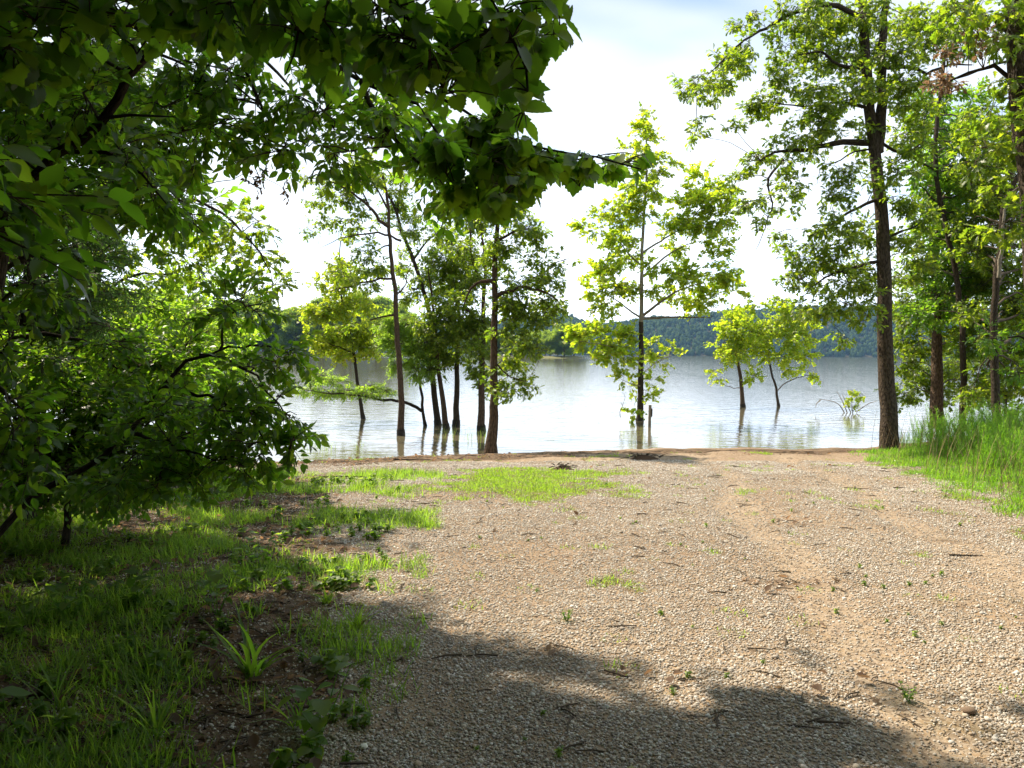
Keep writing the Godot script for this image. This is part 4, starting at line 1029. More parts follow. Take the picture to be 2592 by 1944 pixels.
func make_right_bank() -> void:
	tree("oak_tree", "large dark oak rising from the bank, its crown reaching over the lake", "tree", "trees on the right bank", {
		"trunk": [Vector3(7.76, 0.05, -16.83), Vector3(7.74, 0.58, -16.85), Vector3(7.71, 1.34, -16.88), Vector3(7.66, 2.19, -16.92), Vector3(7.62, 3.71, -16.97), Vector3(7.53, 5.30, -17.03), Vector3(7.39, 6.33, -17.07), Vector3(7.29, 7.18, -17.10), Vector3(7.23, 7.97, -17.13), Vector3(7.16, 8.83, -17.17), Vector3(7.07, 10.54, -17.23), Vector3(6.97, 12.25, -17.29)], "r0": 0.175, "r1": 0.06, "flare": 0.35, "sides": 16, "bark": "bark_oak", "leaf": "oak", "dens": 24.0, "attach_from": 0.35, "shake": 0.012,
		"limbs": [[[Vector3(7.46, 6.27, -17.07), Vector3(7.49, 6.56, -17.08), Vector3(7.55, 7.35, -17.11), Vector3(7.52, 8.04, -17.14), Vector3(7.56, 9.06, -17.17), Vector3(7.75, 10.83, -17.24)], 0.12, 0.05], [[Vector3(7.29, 6.48, -17.08), Vector3(6.51, 6.43, -16.95), Vector3(5.89, 6.25, -16.82), Vector3(5.24, 6.18, -16.69), Vector3(4.91, 5.98, -16.56)], 0.075, 0.015], [[Vector3(5.41, 6.01, -16.66), Vector3(5.18, 5.77, -16.65), Vector3(5.08, 5.48, -16.64), Vector3(5.18, 5.14, -16.63), Vector3(4.99, 4.54, -16.60), Vector3(4.86, 4.20, -16.59)], 0.03, 0.005], [[Vector3(7.27, 6.32, -16.97), Vector3(6.94, 6.26, -16.97), Vector3(6.67, 6.09, -16.96), Vector3(6.26, 5.91, -16.96), Vector3(6.19, 5.61, -16.94)], 0.022, 0.004], [[Vector3(7.49, 5.32, -17.03), Vector3(6.83, 5.02, -16.82), Vector3(6.25, 4.65, -16.61), Vector3(5.85, 4.45, -16.40)], 0.04, 0.008], [[Vector3(7.12, 9.02, -17.17), Vector3(6.37, 9.24, -17.03), Vector3(5.58, 8.99, -16.87), Vector3(5.03, 8.63, -16.71), Vector3(4.66, 8.40, -16.55), Vector3(4.25, 8.06, -16.39), Vector3(3.76, 7.55, -16.22)], 0.06, 0.008], [[Vector3(7.23, 7.98, -17.13), Vector3(6.57, 8.00, -16.93), Vector3(6.16, 8.18, -16.74), Vector3(5.61, 8.05, -16.54)], 0.045, 0.01], [[Vector3(7.28, 7.17, -17.10), Vector3(6.63, 7.25, -16.97), Vector3(5.97, 7.13, -16.83), Vector3(5.09, 7.17, -16.70)], 0.04, 0.008], [[Vector3(7.59, 4.09, -16.99), Vector3(6.88, 3.87, -16.81), Vector3(6.26, 3.67, -16.64), Vector3(5.78, 3.28, -16.46)], 0.04, 0.008], [[Vector3(7.54, 8.04, -17.14), Vector3(8.26, 8.00, -17.13), Vector3(8.44, 7.91, -17.13), Vector3(8.94, 8.09, -17.14), Vector3(9.39, 8.09, -17.14)], 0.05, 0.012], [[Vector3(7.48, 6.50, -17.08), Vector3(7.98, 6.27, -17.07), Vector3(8.45, 6.56, -17.08)], 0.04, 0.012], [[Vector3(7.59, 4.47, -17.00), Vector3(7.99, 4.66, -17.01), Vector3(8.37, 4.85, -17.02)], 0.04, 0.012], [[Vector3(7.12, 8.83, -17.17), Vector3(7.48, 9.31, -17.18), Vector3(8.04, 9.69, -17.20)], 0.05, 0.015]],
		"clumps": [[Vector3(3.56, 7.65, -17.18), 0.19, 0.12], [Vector3(3.69, 7.62, -16.80), 0.22, 0.15], [Vector3(3.80, 7.17, -16.16), 0.21, 0.12], [Vector3(4.25, 7.75, -17.18), 0.22, 0.16], [Vector3(4.29, 7.72, -16.26), 0.23, 0.20], [Vector3(4.48, 8.26, -17.12), 0.22, 0.17], [Vector3(4.52, 8.73, -16.74), 0.15, 0.11], [Vector3(4.81, 8.95, -16.66), 0.09, 0.10], [Vector3(3.71, 6.89, -16.96), 0.10, 0.08], [Vector3(3.53, 6.37, -16.24), 0.12, 0.06], [Vector3(4.27, 6.51, -16.21), 0.10, 0.06], [Vector3(5.02, 8.58, -16.64), 0.10, 0.08], [Vector3(5.40, 7.81, -16.69), 0.26, 0.23], [Vector3(5.27, 8.13, -16.32), 0.16, 0.16], [Vector3(5.93, 8.30, -17.47), 0.22, 0.17], [Vector3(5.31, 7.41, -17.39), 0.31, 0.19], [Vector3(5.03, 7.33, -17.43), 0.22, 0.15], [Vector3(5.40, 7.51, -16.81), 0.21, 0.15], [Vector3(5.68, 8.65, -16.34), 0.27, 0.23], [Vector3(6.38, 8.85, -17.41), 0.34, 0.29], [Vector3(6.80, 9.29, -17.68), 0.39, 0.29], [Vector3(6.40, 8.33, -17.43), 0.34, 0.24], [Vector3(6.82, 8.23, -17.26), 0.33, 0.24], [Vector3(5.89, 7.35, -16.17), 0.31, 0.18], [Vector3(5.91, 7.09, -17.04), 0.27, 0.15], [Vector3(6.01, 6.94, -16.30), 0.30, 0.18], [Vector3(6.68, 7.33, -17.10), 0.28, 0.19], [Vector3(5.90, 6.51, -16.16), 0.30, 0.14], [Vector3(6.25, 6.66, -16.13), 0.27, 0.16], [Vector3(5.50, 6.40, -16.55), 0.26, 0.11], [Vector3(5.27, 6.31, -17.20), 0.36, 0.11], [Vector3(4.92, 6.11, -17.39), 0.25, 0.12], [Vector3(5.96, 6.33, -16.99), 0.31, 0.11], [Vector3(4.65, 5.72, -17.11), 0.19, 0.13], [Vector3(5.25, 5.87, -16.11), 0.21, 0.10], [Vector3(5.38, 5.49, -16.13), 0.14, 0.12], [Vector3(5.55, 5.76, -17.43), 0.09, 0.07], [Vector3(5.69, 5.50, -16.71), 0.10, 0.12], [Vector3(4.63, 5.12, -16.22), 0.24, 0.11], [Vector3(5.13, 5.24, -16.68), 0.13, 0.11], [Vector3(5.79, 5.37, -17.56), 0.20, 0.18], [Vector3(4.98, 4.74, -16.33), 0.10, 0.10], [Vector3(5.67, 4.72, -17.52), 0.13, 0.09], [Vector3(6.29, 5.25, -16.55), 0.17, 0.13], [Vector3(6.45, 5.72, -16.19), 0.25, 0.21], [Vector3(6.68, 5.38, -16.73), 0.26, 0.17], [Vector3(6.20, 4.67, -16.53), 0.21, 0.13], [Vector3(6.42, 4.71, -16.05), 0.29, 0.18], [Vector3(5.69, 4.38, -16.98), 0.22, 0.11], [Vector3(6.20, 4.34, -17.07), 0.27, 0.11], [Vector3(6.40, 4.31, -16.37), 0.29, 0.16], [Vector3(7.21, 4.69, -17.22), 0.22, 0.27], [Vector3(5.93, 3.97, -16.71), 0.36, 0.17], [Vector3(6.52, 4.03, -16.85), 0.36, 0.19], [Vector3(7.29, 3.98, -17.38), 0.31, 0.22], [Vector3(5.69, 3.64, -16.41), 0.26, 0.15], [Vector3(6.39, 3.65, -17.18), 0.27, 0.11], [Vector3(6.69, 3.55, -16.47), 0.30, 0.15], [Vector3(7.41, 3.71, -17.40), 0.22, 0.22], [Vector3(5.68, 2.98, -16.32), 0.26, 0.11], [Vector3(6.04, 3.06, -16.04), 0.30, 0.13], [Vector3(6.52, 3.14, -16.19), 0.30, 0.11], [Vector3(6.97, 3.22, -16.34), 0.21, 0.13], [Vector3(7.18, 2.85, -16.97), 0.14, 0.12], [Vector3(6.96, 2.84, -16.07), 0.10, 0.08], [Vector3(6.75, 2.50, -16.82), 0.08, 0.07], [Vector3(8.28, 9.23, -17.68), 0.39, 0.29], [Vector3(8.44, 8.59, -16.98), 0.38, 0.33], [Vector3(7.66, 8.13, -16.51), 0.37, 0.27], [Vector3(8.91, 9.04, -17.18), 0.38, 0.29], [Vector3(7.64, 7.44, -16.62), 0.23, 0.18], [Vector3(8.12, 7.26, -17.23), 0.24, 0.19], [Vector3(8.68, 7.18, -17.58), 0.29, 0.24], [Vector3(8.02, 6.68, -17.18), 0.29, 0.19], [Vector3(7.91, 6.15, -16.16), 0.27, 0.18], [Vector3(7.47, 5.70, -16.16), 0.23, 0.18], [Vector3(7.97, 5.28, -16.81), 0.28, 0.23], [Vector3(8.48, 4.96, -17.05), 0.29, 0.24], [Vector3(8.04, 4.48, -17.10), 0.29, 0.21], [Vector3(8.53, 4.13, -17.30), 0.34, 0.24], [Vector3(8.24, 3.76, -17.47), 0.24, 0.18], [Vector3(7.33, 8.55, -17.69), 0.39, 0.29], [Vector3(6.83, 7.54, -16.67), 0.28, 0.23], [Vector3(7.09, 9.02, -16.93), 0.37, 0.28], [Vector3(6.96, 7.19, -16.12), 0.22, 0.22], [Vector3(7.21, 5.58, -16.48), 0.15, 0.13], [Vector3(7.64, 4.39, -17.16), 0.12, 0.10], [Vector3(5.48, 9.03, -16.89), 0.26, 0.15], [Vector3(5.85, 8.97, -16.35), 0.27, 0.16], [Vector3(4.61, 8.22, -16.39), 0.18, 0.12], [Vector3(4.22, 8.09, -17.00), 0.19, 0.12], [Vector3(7.08, 6.52, -17.32), 0.15, 0.10], [Vector3(5.94, 6.51, -16.96), 0.25, 0.11], [Vector3(7.33, 6.85, -17.13), 0.19, 0.15], [Vector3(7.71, 7.55, -16.38), 0.27, 0.20], [Vector3(8.72, 8.23, -16.27), 0.31, 0.23]]})
	var woods := "thin trees crowding the right bank"
	tree("bank_tree", "leafy trunk wrapped in vines right beside the large oak", "tree", woods, {
		"trunk": [Vector3(10.59, 0.32, -20.45), Vector3(10.58, 1.76, -20.50), Vector3(10.54, 3.60, -20.57), Vector3(10.50, 5.21, -20.63), Vector3(10.44, 6.60, -20.68)], "r0": 0.17, "r1": 0.05, "bark": "bark_brown", "leaf": "oak", "dens": 24.0, "attach_from": 0.1, "clumps": [[Vector3(12.02, 1.92, -22.35), 0.37, 0.27], [Vector3(10.91, 4.04, -21.99), 0.30, 0.22], [Vector3(9.97, 1.95, -20.99), 0.32, 0.23], [Vector3(11.58, 2.88, -21.96), 0.32, 0.23], [Vector3(10.40, 2.95, -21.55), 0.29, 0.21], [Vector3(11.65, 3.87, -21.80), 0.37, 0.27], [Vector3(11.07, 1.16, -21.31), 0.31, 0.22], [Vector3(9.90, 3.57, -20.92), 0.30, 0.22], [Vector3(11.33, 3.64, -22.01), 0.35, 0.25], [Vector3(11.00, 2.34, -21.59), 0.26, 0.19], [Vector3(10.55, 1.10, -22.32), 0.37, 0.27], [Vector3(10.98, 1.63, -21.35), 0.28, 0.20], [Vector3(10.38, 2.31, -21.26), 0.34, 0.25], [Vector3(11.08, 3.20, -22.08), 0.31, 0.22], [Vector3(11.73, 1.46, -21.80), 0.29, 0.21], [Vector3(10.58, 1.31, -21.34), 0.26, 0.19], [Vector3(10.99, 1.69, -22.34), 0.32, 0.23], [Vector3(11.61, 2.50, -22.10), 0.32, 0.23], [Vector3(10.64, 4.20, -22.35), 0.27, 0.19], [Vector3(11.16, 3.36, -21.14), 0.31, 0.23], [Vector3(10.32, 2.60, -21.83), 0.31, 0.22], [Vector3(10.36, 3.28, -21.90), 0.32, 0.23]]})
	tree("bank_tree", "thin dark curved trunk between the vine wrapped tree and the forked one", "tree", woods, {
		"trunk": [Vector3(10.42, 0.40, -18.95), Vector3(10.40, 1.58, -18.99), Vector3(10.37, 2.86, -19.04), Vector3(10.23, 3.92, -19.08), Vector3(10.05, 4.78, -19.11), Vector3(9.85, 5.73, -19.15), Vector3(9.72, 6.59, -19.18), Vector3(9.77, 7.65, -19.22), Vector3(9.91, 9.04, -19.28)], "r0": 0.075, "r1": 0.04, "bark": "bark_oak", "leaf": "elm", "size": 1.25, "dens": 16.0, "attach_from": 0.3,
		"limbs": [[[Vector3(9.76, 6.35, -19.17), Vector3(9.40, 6.56, -19.18), Vector3(9.24, 6.64, -19.18)], 0.03, 0.01], [[Vector3(9.94, 5.41, -19.14), Vector3(9.51, 5.94, -19.16), Vector3(9.35, 6.05, -19.16)], 0.03, 0.01]],
		"clumps": [[Vector3(10.77, 5.53, -19.68), 0.37, 0.26], [Vector3(10.19, 8.54, -20.42), 0.34, 0.24], [Vector3(9.78, 3.13, -19.63), 0.38, 0.27], [Vector3(11.09, 7.17, -19.84), 0.34, 0.24], [Vector3(11.88, 3.25, -21.28), 0.44, 0.31], [Vector3(10.76, 4.62, -20.54), 0.44, 0.31], [Vector3(9.66, 6.56, -19.62), 0.41, 0.29], [Vector3(10.68, 6.56, -20.22), 0.38, 0.27], [Vector3(11.23, 8.07, -21.36), 0.43, 0.30], [Vector3(10.48, 5.65, -20.80), 0.28, 0.20], [Vector3(11.58, 6.37, -20.61), 0.39, 0.28], [Vector3(10.14, 4.17, -20.43), 0.31, 0.22], [Vector3(11.35, 3.95, -20.78), 0.42, 0.30], [Vector3(10.43, 3.60, -19.91), 0.35, 0.25], [Vector3(11.39, 5.04, -20.54), 0.31, 0.22], [Vector3(10.41, 7.23, -20.22), 0.38, 0.27], [Vector3(10.67, 4.10, -20.64), 0.43, 0.31], [Vector3(11.63, 8.60, -21.34), 0.42, 0.30], [Vector3(10.22, 6.26, -20.20), 0.40, 0.29], [Vector3(11.12, 5.13, -20.86), 0.42, 0.30], [Vector3(11.50, 4.43, -20.33), 0.42, 0.30], [Vector3(10.34, 7.41, -21.07), 0.29, 0.20], [Vector3(11.43, 7.82, -20.85), 0.44, 0.31], [Vector3(10.49, 8.07, -20.82), 0.27, 0.19], [Vector3(9.93, 4.91, -19.90), 0.37, 0.27], [Vector3(10.96, 4.27, -20.29), 0.29, 0.21], [Vector3(11.47, 4.01, -20.29), 0.37, 0.26], [Vector3(10.15, 5.87, -19.79), 0.41, 0.29], [Vector3(10.62, 5.63, -20.28), 0.28, 0.20], [Vector3(11.38, 6.60, -20.92), 0.41, 0.29], [Vector3(10.36, 7.61, -20.62), 0.31, 0.22], [Vector3(11.72, 4.73, -21.31), 0.36, 0.26], [Vector3(11.01, 7.32, -20.55), 0.29, 0.20], [Vector3(11.88, 6.19, -21.40), 0.39, 0.27], [Vector3(10.83, 3.28, -20.40), 0.32, 0.22], [Vector3(11.06, 6.09, -20.71), 0.41, 0.29], [Vector3(10.53, 6.61, -20.50), 0.41, 0.29], [Vector3(10.76, 3.65, -21.32), 0.30, 0.21], [Vector3(10.45, 5.26, -19.96), 0.39, 0.28], [Vector3(11.47, 6.90, -20.71), 0.39, 0.28], [Vector3(10.16, 7.96, -20.75), 0.42, 0.30], [Vector3(10.49, 8.43, -20.09), 0.26, 0.18]]})
	tree("bank_tree", "forked dark tree with a pale bare limb near the picture's edge", "tree", woods, {
		"trunk": [Vector3(10.30, 0.54, -17.45), Vector3(10.27, 1.82, -17.50), Vector3(10.22, 2.80, -17.54), Vector3(10.29, 3.79, -17.58), Vector3(10.36, 4.38, -17.60), Vector3(10.41, 5.26, -17.63), Vector3(10.72, 5.95, -17.66), Vector3(10.97, 6.45, -17.68)], "r0": 0.09, "r1": 0.04, "bark": "bark_oak", "leaf": "oak", "dens": 21.0, "attach_from": 0.2,
		"limbs": [[[Vector3(10.21, 3.77, -17.38), Vector3(10.25, 4.55, -17.40), Vector3(10.28, 5.03, -17.42), Vector3(10.46, 5.52, -17.44), Vector3(10.75, 5.79, -17.45)], 0.045, 0.015]],
		"limb_bark": "bark_pale", "clumps": [[Vector3(12.37, 3.83, -20.61), 0.36, 0.26], [Vector3(12.79, 7.38, -20.62), 0.27, 0.20], [Vector3(11.45, 5.78, -20.19), 0.28, 0.21], [Vector3(11.89, 1.27, -20.23), 0.43, 0.32], [Vector3(10.17, 6.95, -18.53), 0.26, 0.19], [Vector3(11.65, 2.41, -18.90), 0.26, 0.20], [Vector3(10.80, 4.60, -18.48), 0.26, 0.19], [Vector3(12.54, 6.32, -20.58), 0.31, 0.23], [Vector3(11.22, 3.70, -20.07), 0.31, 0.23], [Vector3(10.79, 7.29, -18.55), 0.35, 0.26], [Vector3(11.49, 1.51, -18.11), 0.33, 0.25], [Vector3(11.39, 3.05, -19.21), 0.39, 0.29], [Vector3(12.20, 3.24, -19.26), 0.41, 0.30], [Vector3(11.46, 5.09, -18.42), 0.27, 0.20], [Vector3(10.95, 2.37, -19.67), 0.36, 0.27], [Vector3(10.16, 6.33, -18.25), 0.34, 0.25], [Vector3(11.29, 6.74, -19.20), 0.34, 0.25], [Vector3(11.15, 1.85, -18.45), 0.29, 0.22], [Vector3(10.41, 5.07, -18.88), 0.38, 0.28], [Vector3(12.54, 4.37, -20.17), 0.31, 0.23], [Vector3(10.40, 4.47, -18.65), 0.36, 0.27], [Vector3(13.00, 2.01, -20.44), 0.43, 0.32], [Vector3(10.06, 3.07, -18.09), 0.28, 0.21], [Vector3(11.42, 3.99, -19.80), 0.39, 0.29], [Vector3(12.81, 2.91, -20.60), 0.33, 0.25], [Vector3(11.63, 4.12, -19.42), 0.36, 0.26], [Vector3(11.73, 6.41, -20.67), 0.31, 0.23], [Vector3(10.66, 1.78, -18.57), 0.26, 0.20], [Vector3(12.52, 6.78, -20.24), 0.42, 0.31], [Vector3(10.31, 1.29, -18.40), 0.34, 0.25], [Vector3(10.73, 2.51, -18.53), 0.25, 0.19], [Vector3(11.44, 3.36, -18.83), 0.32, 0.24], [Vector3(12.31, 7.72, -20.35), 0.36, 0.27], [Vector3(10.22, 7.11, -18.24), 0.36, 0.27], [Vector3(10.67, 6.19, -18.38), 0.31, 0.23], [Vector3(12.96, 7.95, -20.67), 0.39, 0.29], [Vector3(11.23, 5.05, -18.90), 0.26, 0.19], [Vector3(12.64, 4.78, -20.10), 0.29, 0.22], [Vector3(11.40, 5.38, -18.28), 0.25, 0.18], [Vector3(12.00, 7.49, -20.81), 0.31, 0.23], [Vector3(10.66, 6.14, -19.37), 0.38, 0.28], [Vector3(11.83, 3.70, -19.04), 0.35, 0.26], [Vector3(11.11, 5.51, -18.78), 0.37, 0.27], [Vector3(11.14, 4.52, -18.27), 0.34, 0.25], [Vector3(11.70, 6.87, -19.20), 0.40, 0.30], [Vector3(10.98, 5.11, -19.12), 0.38, 0.28], [Vector3(11.44, 4.23, -20.45), 0.32, 0.24], [Vector3(11.47, 2.15, -18.93), 0.28, 0.21], [Vector3(11.10, 2.73, -19.67), 0.40, 0.29], [Vector3(11.33, 5.01, -20.47), 0.27, 0.20], [Vector3(12.30, 5.55, -20.23), 0.34, 0.25], [Vector3(11.43, 1.41, -18.83), 0.34, 0.25], [Vector3(11.29, 4.20, -19.45), 0.30, 0.22], [Vector3(11.84, 2.84, -20.36), 0.32, 0.24], [Vector3(11.22, 5.79, -18.82), 0.38, 0.28], [Vector3(10.60, 5.68, -18.31), 0.33, 0.25]]})
	tree("bank_tree", "thick dark trunk at the upper picture edge with branches of withered leaves", "tree", "", {
		"trunk": [Vector3(6.00, -0.32, -9.12), Vector3(5.98, 1.44, -9.18), Vector3(5.90, 2.99, -9.24), Vector3(5.76, 4.39, -9.29), Vector3(5.65, 5.31, -9.33), Vector3(5.57, 6.30, -9.36), Vector3(5.45, 7.43, -9.41)], "r0": 0.2, "r1": 0.1, "bark": "bark_oak", "leaf": "oak", "dens": 21.0, "attach_from": 0.5,
		"limbs": [[[Vector3(5.65, 5.11, -9.32), Vector3(5.45, 5.38, -9.46), Vector3(5.21, 5.35, -9.60), Vector3(4.90, 5.23, -9.72)], 0.03, 0.008], [[Vector3(5.68, 5.57, -9.34), Vector3(5.36, 5.88, -9.35), Vector3(5.00, 5.98, -9.35)], 0.035, 0.01]],
		"clumps": [[Vector3(5.18, 5.91, -9.30), 0.26, 0.15], [Vector3(5.33, 5.65, -9.03), 0.20, 0.17], [Vector3(4.69, 5.87, -8.96), 0.22, 0.13], [Vector3(5.59, 5.14, -9.26), 0.15, 0.18], [Vector3(5.64, 5.04, -9.77), 0.19, 0.16], [Vector3(5.46, 4.54, -9.10), 0.15, 0.15], [Vector3(5.43, 3.95, -8.94), 0.15, 0.15], [Vector3(5.28, 4.46, -9.40), 0.18, 0.14], [Vector3(5.46, 3.59, -9.12), 0.18, 0.15]]})
	tree("withered_branch", "hanging spray of withered brown leaves at the upper right", "branch", "", {
		"trunk": [Vector3(5.54, 5.39, -9.23), Vector3(5.43, 5.40, -9.43), Vector3(5.22, 5.36, -9.63), Vector3(4.90, 5.29, -9.83)], "r0": 0.02, "r1": 0.004, "flare": 0.0, "bark": "bark_oak", "leaf": "dead", "size": 0.62, "dens": 46.0, "attach_from": 0.0, "step": 0.2, "sides": 6,
		"clumps": [[Vector3(4.76, 5.14, -9.44), 0.07, 0.06], [Vector3(4.99, 5.29, -9.73), 0.08, 0.05], [Vector3(4.86, 5.20, -9.24), 0.07, 0.05], [Vector3(5.17, 5.62, -9.40), 0.08, 0.07], [Vector3(5.49, 5.85, -9.74), 0.08, 0.06], [Vector3(5.18, 5.90, -9.67), 0.06, 0.07], [Vector3(5.43, 5.64, -9.45), 0.07, 0.07], [Vector3(5.31, 5.91, -9.62), 0.06, 0.04], [Vector3(4.99, 5.58, -9.66), 0.04, 0.05], [Vector3(5.55, 5.78, -9.36), 0.06, 0.07]]})
	# young stuff among the trunks
	for d in [[Vector3(11.6, 0.05, -19.6), 3.2, "leafy understory sapling between the bank trees, nearest the water"], [Vector3(9.9, 0.4, -15.2), 2.6, "bushy understory sapling rising out of the feathery weeds"]]:
		var w := wild(d[0], d[1], 1.0, 0.15, 7)
		w.merge({"r0": 0.035, "r1": 0.01, "leaf": "elm", "dens": 12.0, "bark": "bark_oak"})
		tree("understory_sapling", d[2], "sapling", "", w)

